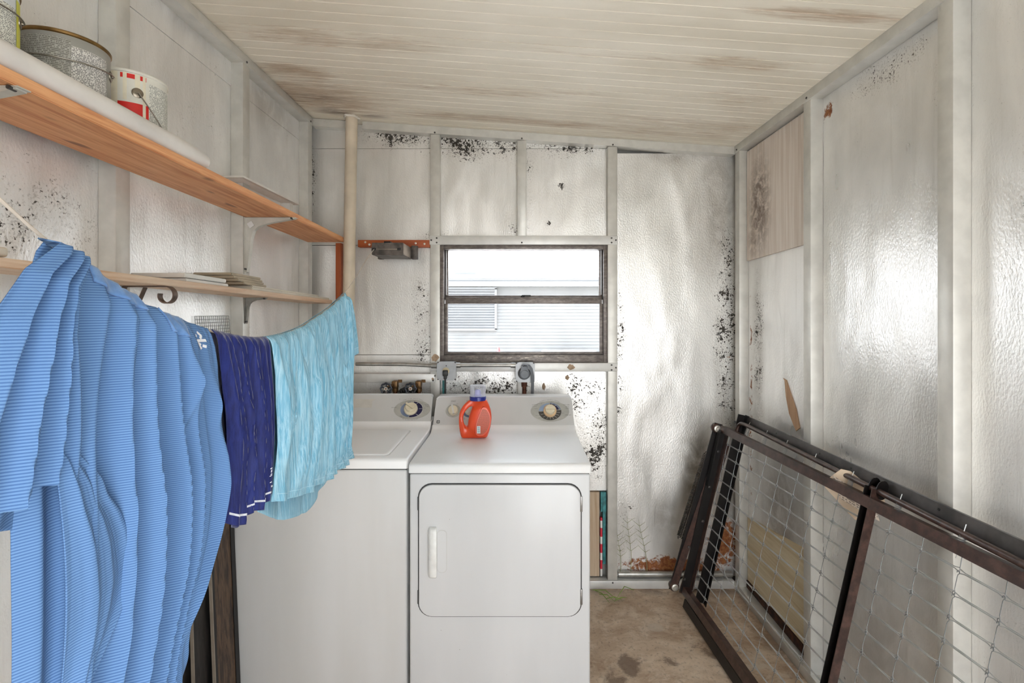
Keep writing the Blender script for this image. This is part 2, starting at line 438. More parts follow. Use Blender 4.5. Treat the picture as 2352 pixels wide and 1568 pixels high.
build(rf, 'roof_sheet', M['skin'], ceil, False)

# ---- screws share one mesh per direction
def screw_mesh(axis):
    mb = MB(); mb.lathe([(0.0045, -0.001), (0.0045, 0.0015), (0.003, 0.0028), (1e-5, 0.003)], (0, 0, 0), axis, 10); return mb.mesh('screw', M['screw'])
SC_B = screw_mesh((0, -1, 0)); SC_L = screw_mesh((1, 0, 0)); SC_R = screw_mesh((-1, 0, 0))
def bar(mb_parent, name, mat, *a, r=0.003):
    mb = MB(); mb.rbox(*a, r=r, seg=2); return build(mb, name, mat, mb_parent)

# ---- back wall
wb = structure('wall_back', 'back wall of mildewed foil boards between aluminium studs')
def panel(par, name, mat, *a):
    mb = MB(); mb.box(*a); return build(mb, name, mat, par, False)
panel(wb, 'outer_sheathing', M['skin'], -1.30, -0.418, 2.80, 2.83, 0, 2.62)
panel(wb, 'outer_sheathing', M['skin'], 0.488, 1.35, 2.80, 2.83, 0, 2.62)
panel(wb, 'outer_sheathing', M['skin'], -0.418, 0.488, 2.80, 2.83, 1.846, 2.62)
panel(wb, 'outer_sheathing', M['skin'], -0.418, 0.488, 2.80, 2.83, 0, 1.208)
FB = M['foil_back']
zs = 2.369
def top_strip(x0, x1):
    mb = MB(); d = 0.02
    mb.add([(x, y, z) for x in (x0, x1) for y in (PB, PB + d) for z in (zs + 0.002, ceil_z(x) - 0.002)], [(0, 1, 3, 2), (4, 6, 7, 5), (0, 4, 5, 1), (2, 3, 7, 6), (0, 2, 6, 4), (1, 5, 7, 3)])
    return build(mb, 'foil_board', FB, wb, False)
for x0, x1 in ((-1.145, -0.450), (-0.446, 0.020), (0.024, 0.505), ): top_strip(x0, x1)
panel(wb, 'foil_board', FB, -1.145, -0.450, PB, PB + 0.02, 1.846, zs)
panel(wb, 'foil_board', FB, -1.145, -0.450, PB, PB + 0.02, 1.25, 1.843)
panel(wb, 'foil_board', FB, -1.145, -0.450, PB, PB + 0.02, 0.0, 1.247)
panel(wb, 'foil_board', FB, -0.446, 0.020, PB, PB + 0.02, 1.846, zs)
panel(wb, 'foil_board', FB, 0.024, 0.505, PB, PB + 0.02, 1.846, zs)
panel(wb, 'foil_board', FB, 0.508, 1.2135, PB, PB + 0.02, 0.045, 2.345)
panel(wb, 'foil_board', FB, -0.446, 0.505, PB, PB + 0.02, 0.51, 1.205)
panel(wb, 'foil_board', FB, -0.446, 0.340, PB, PB + 0.02, 0.0, 0.505)
M['ply_tan'] = wood('tan_plywood', lin(205, 185, 160), lin(170, 140, 108), 2, 0.6, 0.7, False)
panel(wb, 'plywood_offcut', M['ply_tan'], 0.345, 0.445, PB - 0.012, PB + 0.02, 0.05, 0.505)
# studs
for x0, x1, z0, z1 in ((-0.466, -0.4145, 0, None), (0.0, 0.049, 1.888, None), (0.485, 0.5365, 0.045, None)):
    top = ceil_z(x1) - 0.040
    bar(wb, 'stud', M['alu'], x0, x1, YB, PB, z0, top)
bar(wb, 'stud', M['alu'], 0.0, 0.049, YB + 0.004, PB, 0.0, 1.163)
# sloping top plate in two lengths
def plate(x0, x1, dz=0.0, y0=YB - 0.008):
    mb = MB(); h = 0.040
    mb.add([(x, y, ceil_z(x) - 0.001 - dz - q) for x in (x0, x1) for y in (y0, PB) for q in (h, 0)], [(0, 1, 3, 2), (4, 6, 7, 5), (0, 4, 5, 1), (2, 3, 7, 6), (0, 2, 6, 4), (1, 5, 7, 3)])
    return build(mb, 'top_plate', M['alu'], wb, False)
plate(-0.828, 1.1635); plate(-1.095, -0.90, 0.002, YB - 0.004)
bar(wb, 'window_header', M['alu_white'], -0.470, 0.5375, YB - 0.003, PB, 1.842, 1.890)
bar(wb, 'window_sill_rail', M['alu_white'], -0.470, 0.5375, YB - 0.003, PB, 1.163, 1.2094)
bar(wb, 'cross_rail', M['alu_white'], -0.880, -0.440, YB - 0.003, PB, 1.104, 1.151)
bar(wb, 'base_plate', M['alu_white'], -1.095, 1.1635, YB - 0.004, PB, 0.0, 0.043)
for x, z in [(-0.46, 1.866), (-0.431, 1.877), (-0.431, 1.853), (0.0245, 1.853), (0.505, 1.877), (0.505, 1.853), (0.528, 1.866), (0.505, 1.198), (0.528, 1.184), (0.505, 1.172), (-0.44, 1.14), (-0.45, 1.115),
             (-0.4405, ceil_z(-0.44) - 0.035), (0.0245, ceil_z(0.02) - 0.035), (0.511, ceil_z(0.511) - 0.035), (0.511, 0.034)]:
    link_mesh(SC_B, 'screw', wb, (x, YB - 0.0045 if z < 2.2 else YB - 0.009, z))

# bare patches where the facing has torn off
M['chip'] = plain('bare_tan_patch', lin(176, 150, 124), 0.8, 0, 0.15, 60)
for cx_, cz_, rx_, rz_, yy in ((0.287, 1.186, 0.024, 0.017, YB - 0.003), (0.272, 1.125, 0.013, 0.015, PB), (-0.44, 1.238, 0.022, 0.022, YB), (-0.452, 1.122, 0.008, 0.010, YB - 0.003), (0.145, 1.075, 0.010, 0.022, PB)):
    rr_ = random.Random(int(cx_ * 1000) + 5); mb = MB()
    mb.prism([(cx_ + rx_ * rr_.uniform(0.6, 1.1) * math.cos(2 * math.pi * i / 14), cz_ + rz_ * rr_.uniform(0.6, 1.1) * math.sin(2 * math.pi * i / 14)) for i in range(14)], (0, yy, 0), (1, 0, 0), (0, 0, 1), (0, -0.0008, 0)); build(mb, 'torn_patch', M['chip'], wb, False)

# ---- left wall
wlft = structure('wall_left', 'left wall of white foil boards between aluminium studs')
FL = M['foil_left']
panel(wlft, 'outer_sheathing', M['skin'], -1.20, -1.175, Y0, 2.80, 0, 2.62)
left_studs = [2.66, 2.027, 1.385, 0.743, 0.10, -0.54]
edges = [2.765] + [y + SW / 2 for y in left_studs[1:]] + [Y0]
for a, b in zip(edges[1:], edges[:-1]):
    panel(wlft, 'foil_board', FL, -1.165, PL, a + 0.001, b - 0.001, 0.0, 2.383)
    panel(wlft, 'foil_board', FL, -1.165, PL + 0.002, a + 0.001, b - 0.001, 2.3842, 2.52)
for y in left_studs: bar(wlft, 'stud', M['alu'], PL, XL, y, y + SW, 0.0, 2.49)
bar(wlft, 'top_plate', M['alu'], PL, XL + 0.004, Y0, YB - 0.008, 2.478, 2.516)
bar(wlft, 'base_plate', M['alu'], PL, XL + 0.003, Y0, YB, 0.0, 0.043)
for y in left_studs[:4]: link_mesh(SC_L, 'screw', wlft, (XL + 0.005, y + 0.02, 2.488))

# ---- right wall
wr = structure('wall_right', 'right wall of worn foil boards between aluminium studs')
FR = M['foil_right']
panel(wr, 'outer_sheathing', M['skin'], 1.245, 1.27, Y0, 2.80, 0, 2.60)
right_studs = [2.66, 2.013, 1.355, 0.70, 0.06, -0.58]
edges = [2.765] + [y + SW / 2 for y in right_studs[1:]] + [Y0]
for i, (a, b) in enumerate(zip(edges[1:], edges[:-1])):
    panel(wr, 'foil_board', FR, PR, 1.235, a + 0.001, b - 0.001, 0.0, 2.36)
M['wood_grey'] = None
def moldy_wood():
    t = NT('mildewed_wood_sheet'); c = t.co()
    g = t.noise(t.mapv(c, (14, 14, 0.5)), 4.0, 5, 0.6, 0.25)
    col = t.mix(t.rng(g, 0.3, 0.7), lin(234, 224, 214), lin(214, 198, 184))
    mk = t.blobs(c, [S(2.52, 2.02, 0.16, 0.34, 1.0), S(2.58, 1.85, 0.09, 0.12, 0.7)])
    n = t.noise(c, 24, 6, 0.7, 0.5)
    col = t.mix(t.math('MULTIPLY', t.math('MULTIPLY', mk, t.rng(n, 0.32, 0.6)), 0.85), col, lin(95, 75, 62))
    t.inp('Base Color', col); t.inp('Roughness', 0.7); t.bump(g, 0.2, 0.001); return t.m
M['wood_sheet'] = moldy_wood()
mb = MB(); mb.prism([(2.066, 2.318), (2.655, 2.318), (2.655, 1.748), (2.066, 1.766)][::-1], (PR - 0.012, 0, 0), (0, 1, 0), (0, 0, 1), (0.012, 0, 0)); build(mb, 'wood_sheet', M['wood_sheet'], wr, False)
mb = MB(); mb.prism([(2.066, 0.085), (2.652, 0.085), (2.652, 0.41), (2.066, 0.495)], (PR - 0.010, 0, 0), (0, 1, 0), (0, 0, 1), (0.010, 0, 0)); 
M['ply_pale'] = wood('pale_plywood', lin(224, 212, 184), lin(196, 176, 138), 1, 0.5, 0.65, False)
build(mb, 'plywood_offcut', M['ply_pale'], wr, False)
M['rot'] = plain('rotten_edge', lin(70, 40, 24), 0.95, 0, 0.35, 30, 0.6, 60)
mb = MB(); mb.box(PR - 0.016, PR, 2.066, 2.652, 0.045, 0.083); build(mb, 'rotten_edge_strip', M['rot'], wr, False)
for y in right_studs: bar(wr, 'stud', M['alu'], XR, PR, y, y + SW, 0.0, 2.35)
bar(wr, 'top_plate', M['alu'], XR - 0.004, PR, Y0, YB - 0.008, 2.326, 2.366)
bar(wr, 'base_plate', M['alu'], XR - 0.003, PR, Y0, YB, 0.0, 0.043)
for y in right_studs[:4]: link_mesh(SC_R, 'screw', wr, (XR - 0.0055, y + 0.02, 2.338))
# unseen front wall; its doorway is added to light the room from behind
wf = structure('unseen_front_wall', 'unseen front wall behind the viewpoint with a doorway added for light')
DWX0, DWX1, DWZ = -0.10, 1.10, 2.10
for a_ in ((-1.20, DWX0, Y0 - 0.06, Y0, 0, 2.62), (DWX1, 1.27, Y0 - 0.06, Y0, 0, 2.62), (DWX0, DWX1, Y0 - 0.06, Y0, DWZ, 2.62)): panel(wf, 'foil_board', FL, *a_)
for x in (DWX0 - SW, DWX1): bar(wf, 'added_door_jamb', M['alu'], x, x + SW, Y0 - 0.08, Y0 + 0.03, 0.0, DWZ)
bar(wf, 'added_door_header', M['alu'], DWX0, DWX1, Y0 - 0.08, Y0 + 0.03, DWZ - SW, DWZ)
# torn strip of facing on the right wall
M['torn'] = wood('torn_facing_paper', lin(206, 172, 140), lin(178, 140, 108), 2, 1.0, 0.8, False)
mb = MB()
tz = [(2.312, 1.180), (2.300, 1.172), (2.288, 1.10), (2.262, 1.03), (2.225, 0.985), (2.205, 0.965), (2.175, 0.985), (2.205, 1.06), (2.248, 1.12), (2.283, 1.175)]
mb.prism(tz[::-1], (PR - 0.003, 0, 0), (0, 1, 0), (0, 0, 1), (0.0029, 0, 0)); build(mb, 'torn_strip', M['torn'], wr, False)
# small conduit lying along the back wall base
M['emt'] = plain('galvanised_conduit', (0.50, 0.49, 0.46), 0.38, 0.8, 0.12, 25)
mb = MB(); mb.tube([(0.545, 2.745, 0.066), (1.16, 2.745, 0.066)], 0.016, 12); solid(mb, 'conduit_pipe', M['emt'], 'grey pipe lying on the base plate along the rusty foot of the back wall', 'pipe')

# ---- window
win = structure('window_1', 'dark aluminium single hung window with two panes', 'window')
def brown_alu():
    t = NT('weathered_brown_aluminium'); c = t.co()
    n = t.noise(t.mapv(c, (1, 1, 3)), 26, 6, 0.7)
    col = t.mix(t.rng(n, 0.35, 0.7), lin(96, 88, 84), lin(132, 124, 118))
    wear = t.math('MULTIPLY', t.blob(c, (0.03, 2.75, 1.235), (0.45, 0, 0.03)), t.rng(t.noise(t.mapv(c, (1, 1, 4)), 16, 6, 0.75), 0.5, 0.66))
    col = t.mix(wear, col, lin(190, 180, 165))
    t.inp('Base Color', col); t.inp('Roughness', 0.42); t.inp('Metallic', 0.4); return t.m
M['winframe'] = brown_alu()
WX0, WX1, WZ0, WZ1 = -0.4145, 0.4845, 1.2105, 1.8415
def wbar(name, *a, r=0.002): return bar(win, name, M['winframe'], *a, r=r)
wbar('frame_jamb', WX0, WX0 + 0.020, 2.728, 2.815, WZ0, WZ1)
wbar('frame_jamb', WX1 - 0.020, WX1, 2.728, 2.815, WZ0, WZ1)
wbar('frame_head', WX0 + 0.020, WX1 - 0.020, 2.728, 2.815, WZ1 - 0.022, WZ1)
wbar('frame_sill', WX0 + 0.020, WX1 - 0.020, 2.728, 2.815, WZ0, WZ0 + 0.040)
us = wbar('upper_sash', WX0 + 0.020, WX0 + 0.036, 2.778, 2.80, 1.56, WZ1 - 0.022)
wbar('upper_sash', WX1 - 0.036, WX1 - 0.020, 2.778, 2.80, 1.56, WZ1 - 0.022)
wbar('meeting_rail', WX0 + 0.020, WX1 - 0.020, 2.775, 2.80, 1.548, 1.572)
wbar('meeting_rail', WX0 + 0.026, WX1 - 0.026, 2.748, 2.773, 1.526, 1.562)
wbar('lower_sash', WX0 + 0.020, WX0 + 0.038, 2.748, 2.770, WZ0 + 0.040, 1.526)
wbar('lower_sash', WX1 - 0.038, WX1 - 0.020, 2.748, 2.770, WZ0 + 0.040, 1.526)
wbar('lower_sash', WX0 + 0.020, WX1 - 0.020, 2.746, 2.771, WZ0 + 0.040, WZ0 + 0.056)
M['track'] = plain('grey_track', lin(190, 190, 190), 0.4, 0.6)
for x in (WX0 + 0.026, WX1 - 0.029): bar(win, 'sash_track', M['track'], x, x + 0.003, 2.760, 2.777, 1.575, WZ1 - 0.024, r=0.0006)
def glass_mat():
    t = NT('dusty_window_glass'); n = t.n
    tr = n.new('ShaderNodeBsdfTransparent'); tr.inputs[0].default_value = (0.92, 0.93, 0.94, 1)
    gl = n.new('ShaderNodeBsdfGlossy'); gl.inputs['Roughness'].default_value = 0.22
    df = n.new('ShaderNodeBsdfDiffuse'); df.inputs[0].default_value = (0.75, 0.74, 0.70, 1)
    fr = n.new('ShaderNodeFresnel'); fr.inputs[0].default_value = 1.45
    m1 = n.new('ShaderNodeMixShader'); m2 = n.new('ShaderNodeMixShader')
    dust = t.rng(t.noise(t.mapv(t.co(), (1, 1, 1.6)), 9, 6, 0.7), 0.35, 0.8, 0.02, 0.16)
    t.link(dust, m1.inputs[0]); t.link(tr.outputs[0], m1.inputs[1]); t.link(df.outputs[0], m1.inputs[2])
    t.link(t.math('MULTIPLY', fr.outputs[0], 0.35), m2.inputs[0]); t.link(m1.outputs[0], m2.inputs[1]); t.link(gl.outputs[0], m2.inputs[2])
    t.link(m2.outputs[0], t.out.inputs[0]); return t.m
M['glass'] = glass_mat()
mb = MB(); mb.box(WX0 + 0.036, WX1 - 0.036, 2.788, 2.791, 1.572, WZ1 - 0.022); build(mb, 'glass_pane', M['glass'], win, False)
mb = MB(); mb.box(WX0 + 0.038, WX1 - 0.038, 2.758, 2.761, WZ0 + 0.056, 1.526); build(mb, 'glass_pane', M['glass'], win, False)
M['blackmetal'] = plain('black_metal', (0.025, 0.024, 0.023), 0.4, 0.5, 0.2, 30)
mb = MB(); mb.cyl((0.030, 2.760, 1.562), (0, 0, 1), 0.011, 0.007, 16); mb.rbox(0.024, 0.074, 2.752, 2.764, 1.567, 1.574, 0.002, 2)
build(mb, 'latch', M['blackmetal'], win)

# ================================================================== NEIGHBOUR HOUSE seen through the window
M['siding'] = plain('pale_siding', (0.215, 0.215, 0.21), 0.6, 0, 0.05, 2)
M['roofwhite'] = plain('white_roof', (0.27, 0.275, 0.28), 0.6, 0, 0.03, 2)
M['fascia'] = plain('white_fascia', (0.25, 0.255, 0.26), 0.5, 0, 0.03, 2)
M['louver_dark'] = plain('dark_louvre_gap', (0.10, 0.105, 0.11), 0.6)
HY = 12.0
house = thing('neighboring_house', 'long pale house with lap siding and white roof seen through the window', 'house', (0.0, HY + 1.0, -0.125))
mb = MB(); lap = 0.076; z = -0.12
while z < 2.05:
    mb.add([(-6, HY, z), (8, HY, z), (8, HY + 0.018, z + lap), (-6, HY + 0.018, z + lap), (-6, HY + 0.03, z), (8, HY + 0.03, z)], [(0, 1, 2, 3), (4, 5, 1, 0)]); z += lap
mb.box(-6, 8, HY + 0.03, HY + 3.2, -0.125, 2.10)
sd = build(mb, 'siding_wall', M['siding'], house, False)
mb = MB(); mb.box(-6.3, 8.3, HY - 0.32, HY - 0.28, 2.10, 2.27); build(mb, 'fascia', M['fascia'], house, False)
mb = MB(); mb.box(-6.3, 8.3, HY - 0.34, HY - 0.30, 2.20, 2.215); build(mb, 'gutter_lip', M['louver_dark'], house, False)
mb = MB(); mb.add([(-6.4, HY - 0.35, 2.27), (8.4, HY - 0.35, 2.27), (8.4, HY + 3.5, 2.85), (-6.4, HY + 3.5, 2.85), (-6.4, HY - 0.35, 2.30), (8.4, HY - 0.35, 2.30), (8.4, HY + 3.5, 2.89), (-6.4, HY + 3.5, 2.89)],
                  [(3, 2, 1, 0), (4, 5, 6, 7), (0, 1, 5, 4), (1, 2, 6, 5), (2, 3, 7, 6), (3, 0, 4, 7)]); rfh = build(mb, 'roof', M['roofwhite'], house, False)
mb = MB(); mb.obox((-1.28, HY + 0.75, 2.52), (0.26, 0, 0), (0, 0.35, 0.052), (0, -0.008, 0.05)); build(mb, 'roof_hatch', M['fascia'], rfh, False)
lw = MB(); lw.box(-1.66, -0.50, HY - 0.04, HY + 0.02, 1.10, 2.02); lwo = build(lw, 'louvred_window', M['louver_dark'], house, False)
mb = MB()
for x in (-1.68, -0.53): mb.box(x, x + 0.05, HY - 0.07, HY, 1.07, 2.05)
mb.box(-1.68, -0.48, HY - 0.07, HY, 1.05, 1.10); mb.box(-1.68, -0.48, HY - 0.07, HY, 2.02, 2.07); build(mb, 'window_frame', M['fascia'], lwo, False)
for i in range(15):
    z = 1.12 + i * 0.060
    mb = MB(); mb.obox((-1.08, HY - 0.055, z + 0.025), (0.55, 0, 0), (0, 0.016, -0.020), (0, 0.002, 0.0016)); build(mb, 'louvre', M['fascia'], lwo, False)
M['red'] = plain('faded_red', lin(200, 70, 70), 0.6)
mb = MB(); mb.lathe([(1e-4, 0.88), (0.02, 0.86), (0.17, 0.12), (0.22, 0.10), (0.22, 0.05), (1e-4, 0.05)], (-0.42, HY - 0.6, -0.175), (0, 0, 1), 20)
solid(mb, 'red_cone', M['red'], 'faded red cone standing before the pale house outside the window', 'cone')
M['brick_tan'] = plain('tan_masonry', lin(190, 180, 165), 0.9, 0, 0.15, 8)
mb = MB(); mb.rbox(0.55, 1.75, HY - 0.8, HY - 0.5, -0.125, 0.63, 0.02, 2)
solid(mb, 'planter_wall', M['brick_tan'], 'low tan planter wall at the foot of the pale house', 'planter')

# ================================================================== DRYER
def appliance_mat(name, col, blue=0.0):
    t = NT(name); c = t.co()
    n = t.noise(t.mapv(c, (3, 3, 0.6)), 2.0, 3)
    col2 = t.mix(t.rng(n, 0.3, 0.7), tuple(q * 0.96 for q in col), tuple(min(1, q * 1.02) for q in col))
    sp = t.rng(t.noise(c, 70, 2, 0.4), 0.80, 0.83)
    t.inp('Base Color', t.mix(sp, col2, (0.3, 0.28, 0.25))); t.inp('Roughness', 0.30); t.inp('Coat Weight', 0.15); t.inp('Coat Roughness', 0.15); return t.m
M['enamel'] = appliance_mat('white_enamel', (0.66, 0.665, 0.67))
def dusty_lit_top():  # base whiter than the body enamel: window light painted into the tops
    t = NT('dusty_lit_white_top'); c = t.co()
    n = t.noise(t.mapv(c, (2.2, 3.5, 1)), 4, 6, 0.65, 0.6)
    m = t.math('MULTIPLY', t.blob(c, (0.02, 2.08, 0.912), (0.30, 0.17, 0)), t.rng(n, 0.42, 0.66))
    t.inp('Base Color', t.mix(t.math('MULTIPLY', m, 0.55), (0.88, 0.88, 0.875), (0.70, 0.62, 0.59))); t.inp('Roughness', t.math('ADD', 0.42, t.math('MULTIPLY', m, 0.3))); t.inp('Coat Weight', 0.1); return t.m
M['lit_top'] = dusty_lit_top()
M['enamel_grey'] = appliance_mat('console_enamel', (0.60, 0.60, 0.59))
M['gap'] = plain('shadow_gap', (0.06, 0.06, 0.06), 0.9)
M['cream'] = plain('cream_plastic', lin(226, 216, 190), 0.4)
M['knob_ring'] = plain('amber_ring', lin(222, 190, 150), 0.4)
M['plate_grey'] = plain('grey_dial_plate', lin(176, 175, 168), 0.45)
M['plate_rim'] = plain('pale_dial_rim', lin(200, 200, 196), 0.45)
M['navy_print'] = plain('navy_print', lin(24, 22, 66), 0.5)
M['blue_print'] = plain('blue_print', lin(146, 165, 192), 0.5)
M['steel_print'] = plain('steel_blue_print', lin(120, 134, 160), 0.5)
M['dark_print'] = plain('charcoal_print', lin(72, 70, 66), 0.5)
M['ink'] = plain('grey_ink', lin(70, 72, 72), 0.6)
M['white_print'] = plain('white_print', lin(220, 220, 215), 0.5)
M['hinge'] = plain('hinge_steel', (0.28, 0.27, 0.26), 0.4, 0.8)

DX0, DX1, DYF = -0.408, 0.2778, 1.90
dr = thing('clothes_dryer', 'white front loading dryer with square door under the window', 'dryer', ((DX0 + DX1) / 2, 2.2, 0))
mb = MB(); mb.rbox(DX0 + 0.004, DX1 - 0.004, DYF + 0.004, 2.60, 0.012, 0.874, 0.008, 3); mb.box(DX0 + 0.03, DX1 - 0.03, DYF + 0.05, 2.58, 0.0, 0.02); build(mb, 'body', M['enamel'], dr)
mb = MB(); mb.box(DX0 + 0.008, DX1 - 0.008, DYF + 0.009, 2.595, 0.872, 0.880); build(mb, 'seam', M['gap'], dr, False)
# top: flat deck with rolled front edge sweeping up to the console
prof = [(1.90, 0.878), (1.90, 0.898), (1.9025, 0.906), (1.909, 0.911), (1.92, 0.9125), (2.36, 0.9125), (2.39, 0.9145), (2.41, 0.920), (2.424, 0.928), (2.434, 0.940), (2.60, 0.940), (2.60, 0.878)]
def sweep(mb, prof, x0, x1, r=0.012, n=4):
    """profile (y,z) pushed along x with softened ends"""
    st = [(x0, r), (x0 + r * 0.3, r * 0.4), (x0 + r, 0.0), (x1 - r, 0.0), (x1 - r * 0.3, r * 0.4), (x1, r)]
    cy = sum(p[0] for p in prof) / len(prof); k = len(prof); vs = []
    for x, d in st:
        for (y, z) in prof:
            vs.append((x, y + (d if y < cy else 0), z - (d * 0.5 if z > prof[0][1] + 0.01 else 0)))
    fs = []
    for i in range(len(st) - 1):
        for j in range(k):
            fs.append((i * k + j, i * k + (j + 1) % k, (i + 1) * k + (j + 1) % k, (i + 1) * k + j))
    fs += [tuple(range(k)), tuple((len(st) - 1) * k + j for j in range(k))[::-1]]
    fs = [f[::-1] for f in fs]
    mb.add(vs, fs); return mb
mb = MB(); sweep(mb, prof, DX0, DX1, 0.007); build(mb, 'top', M['lit_top'], dr, True, 50)
# console: leaning face with rounded upper corners
def console(root, x0, x1, yb, zb, yt, zt, yback, mat, r=0.018):
    ev = Vector((0, yt - yb, zt - zb)); L = ev.length; ev.normalize()
    poly = [(x0, 0), (x1, 0)] + [p for p in rrect(x0 + 0.004, x1 - 0.004, -0.1, L, r) if p[1] > 0.0]
    mb = MB(); mb.prism(poly, (0, yb, zb), (1, 0, 0), ev, (0, yback - yt, 0))
    o = build(mb, 'console', mat, root)
    lip = MB(); lip.tube([(x0 + 0.006, yb + ev.y * (L - r) , zb + ev.z * (L - r))] + [(p[0], yb + ev.y * p[1], zb + ev.z * p[1]) for p in rrect(x0 + 0.006, x1 - 0.006, -0.1, L - 0.001, r)[6:-14][::-1] if False] + [(x0 + 0.006 + r * 0.3, yb + ev.y * (L - 0.005), zb + ev.z * (L - 0.005)), (x0 + 0.006 + r, yb + ev.y * (L - 0.001), zb + ev.z * (L - 0.001)), (x1 - 0.006 - r, yb + ev.y * (L - 0.001), zb + ev.z * (L - 0.001)), (x1 - 0.006 - r * 0.3, yb + ev.y * (L - 0.005), zb + ev.z * (L - 0.005)), (x1 - 0.006, yb + ev.y * (L - r), zb + ev.z * (L - r))], 0.004, 8)
    build(lip, 'console_trim', M['enamel'], o)
    n = Vector((0, -ev.z, ev.y))           # out of the face, toward the room
    def at(x, h, d=0.0): return Vector((x, yb, zb)) + ev * h + n * d
    return o, at, ev, n
dc, dat, dev, dn = console(dr, DX0 + 0.004, DX1 - 0.004, 2.434, 0.936, 2.518, 1.063, 2.598, M['enamel_grey'])
def flat(poly, at, d0, d1, x=0, h=0):
    mb = MB(); o = at(x, h, d0); e = at(x, h + 1, d0) - o
    mb.prism(poly, o, (1, 0, 0), e, at(x, h, d1) - o); return mb
def letter(par, s, size, at, x, h, mat=None, d=0.0012, rot=0.0, name='lettering'):
    v, f = text_mesh(s, size); c, sn = math.cos(rot), math.sin(rot)
    mb = MB(); mb.add([at(x + q.x * c - q.y * sn, h + q.x * sn + q.y * c, d) for q in v], f)
    return build(mb, name, mat or M['ink'], par, False)
def arc_text(par, s, size, at, cx, ch, a, b, t0, t1, mat=None, d=0.0012):
    mb = MB(); n = len(s)
    for i, ch_ in enumerate(s):
        if ch_ == ' ': continue
        t = math.radians(t0 + (t1 - t0) * (i + 0.5) / n)
        px, py = cx + a * math.cos(t), ch + b * math.sin(t)
        tx, ty = -a * math.sin(t), b * math.cos(t)
        if t1 < t0: tx, ty = -tx, -ty
        ang = math.atan2(ty, tx); c, sn = math.cos(ang), math.sin(ang)
        v, f = text_mesh(ch_, size)
        mb.add([at(px + q.x * c - q.y * sn, py + q.x * sn + q.y * c, d) for q in v], f)
    return build(mb, 'lettering', mat or M['ink'], par, False)
def sector(cx, cy, a0, b0, a1, b1, t0, t1, n=14):
    return ellipse(cx, cy, a1, b1, n, t0, t1) + ellipse(cx, cy, a0, b0, n, t0, t1)[::-1]
def knob(par, at, ev, n, x, h, r, ring=None, ang=90.0, name='knob'):
    base = at(x, h, 0.001)
    if ring:
        mb = MB(); mb.lathe([(1e-5, 0.0), (ring, 0.0), (ring, 0.010), (ring - 0.003, 0.014), (1e-5, 0.014)], base, n, 36)
        rg = build(mb, 'knob_skirt', M['knob_ring'] if ring < 0.033 else M['cream'], par)
    z0 = 0.014 if ring else 0.0
    mb = MB(); mb.lathe([(r, z0), (r, z0 + 0.012), (r * 0.9, z0 + 0.016), (1e-5, z0 + 0.0165)], base, n, 32)
    k = build(mb, name, M['cream'], par)
    d = (Vector((1, 0, 0)) * math.cos(math.radians(ang)) + ev * math.sin(math.radians(ang)))
    s = d.cross(n)
    mb = MB(); mb.obox(base + n * (z0 + 0.021), d * r * 0.97, s * 0.0045, n * 0.006); build(mb, 'grip_bar', M['white_print'] if not ring else M['cream'], k)
    return k
# dryer dials
kx, kh = (1263 - 1188) * 2.476 / F, 0.074
dl = flat(ellipse(kx, 0, 0.094, 0.053), dat, 0.0002, 0.0008, 0, kh); dial = build(dl, 'dial_plate', M['plate_grey'], dr, False)
def ring_part(par, at, cx, h, secs):
    for a0, b0, a1, b1, t0, t1, m in secs:
        build(flat(sector(cx, 0, a0, b0, a1, b1, t0, t1), at, 0.0008, 0.0013, 0, h), 'dial_scale', M[m], par, False)
ring_part(dial, dat, kx, kh, [(0.030, 0.030, 0.054, 0.043, 92, 178, 'blue_print'), (0.034, 0.030, 0.046, 0.039, 14, 88, 'navy_print'), (0.047, 0.040, 0.055, 0.045, 12, 88, 'steel_print'), (0.030, 0.030, 0.056, 0.046, 183, 368, 'dark_print')])
for t in (205, 228, 250, 270, 290, 310, 330, 350, 50, 75):
    tt = math.radians(t); r0, r1 = 0.033, 0.050
    p0 = dat(kx + r0 * math.cos(tt), kh + r0 * math.sin(tt), 0.0016); p1 = dat(kx + r1 * math.cos(tt), kh + r1 * 0.84 * math.sin(tt), 0.0016)
    mb = MB(); dd = (p1 - p0) / 2; mb.obox((p0 + p1) / 2, dd, dd.cross(dn).normalized() * 0.0005, dn * 0.0002); build(mb, 'dial_tick', M['white_print'], dial, False)
knob(dr, dat, dev, dn, kx, kh, 0.024, 0.032, 0.0)
letter(dial, 'COTTONS', 0.0062, dat, kx - 0.072, kh + 0.033); letter(dial, 'AUTOMATIC', 0.0042, dat, kx - 0.075, kh + 0.025)
letter(dial, 'EASY CARE', 0.0062, dat, kx + 0.082, kh + 0.033)
for i, s in enumerate(('PERMANENT', 'PRESS, NO', 'IRON, KNITS', 'DELICATES')): letter(dial, s, 0.0034, dat, kx + 0.086, kh + 0.0255 - i * 0.0042)
letter(dial, 'TIMED DRY', 0.0062, dat, kx + 0.087, kh - 0.020)
for s, x, h in (('MORE DRY', -0.034, 0.044), ('OPTIMUM DRY', -0.049, 0.039), ('LESS DRY', -0.067, 0.013), ('MORE DRY', 0.013, 0.049), ('LESS DRY', 0.042, 0.041), ('OFF', 0.047, 0.034), ('80 MIN', 0.062, -0.010), ('60', 0.046, -0.027), ('50', 0.031, -0.038),
                ('40', 0.015, -0.044), ('30', -0.002, -0.045), ('FLUFF 20', -0.030, -0.043), ('DEWRINKLE 10', -0.045, -0.035), ('COOL DOWN 20', -0.056, -0.022)):
    letter(dial, s, 0.0036, dat, kx + x, kh + h)
arc_text(dial, 'AUTOMATIC DRYNESS CONTROL', 0.0052, dat, kx, kh - 0.02, 0.094, 0.079, 122, 58)
sx, sh = (1041 - 1188) * 2.476 / F, 0.076
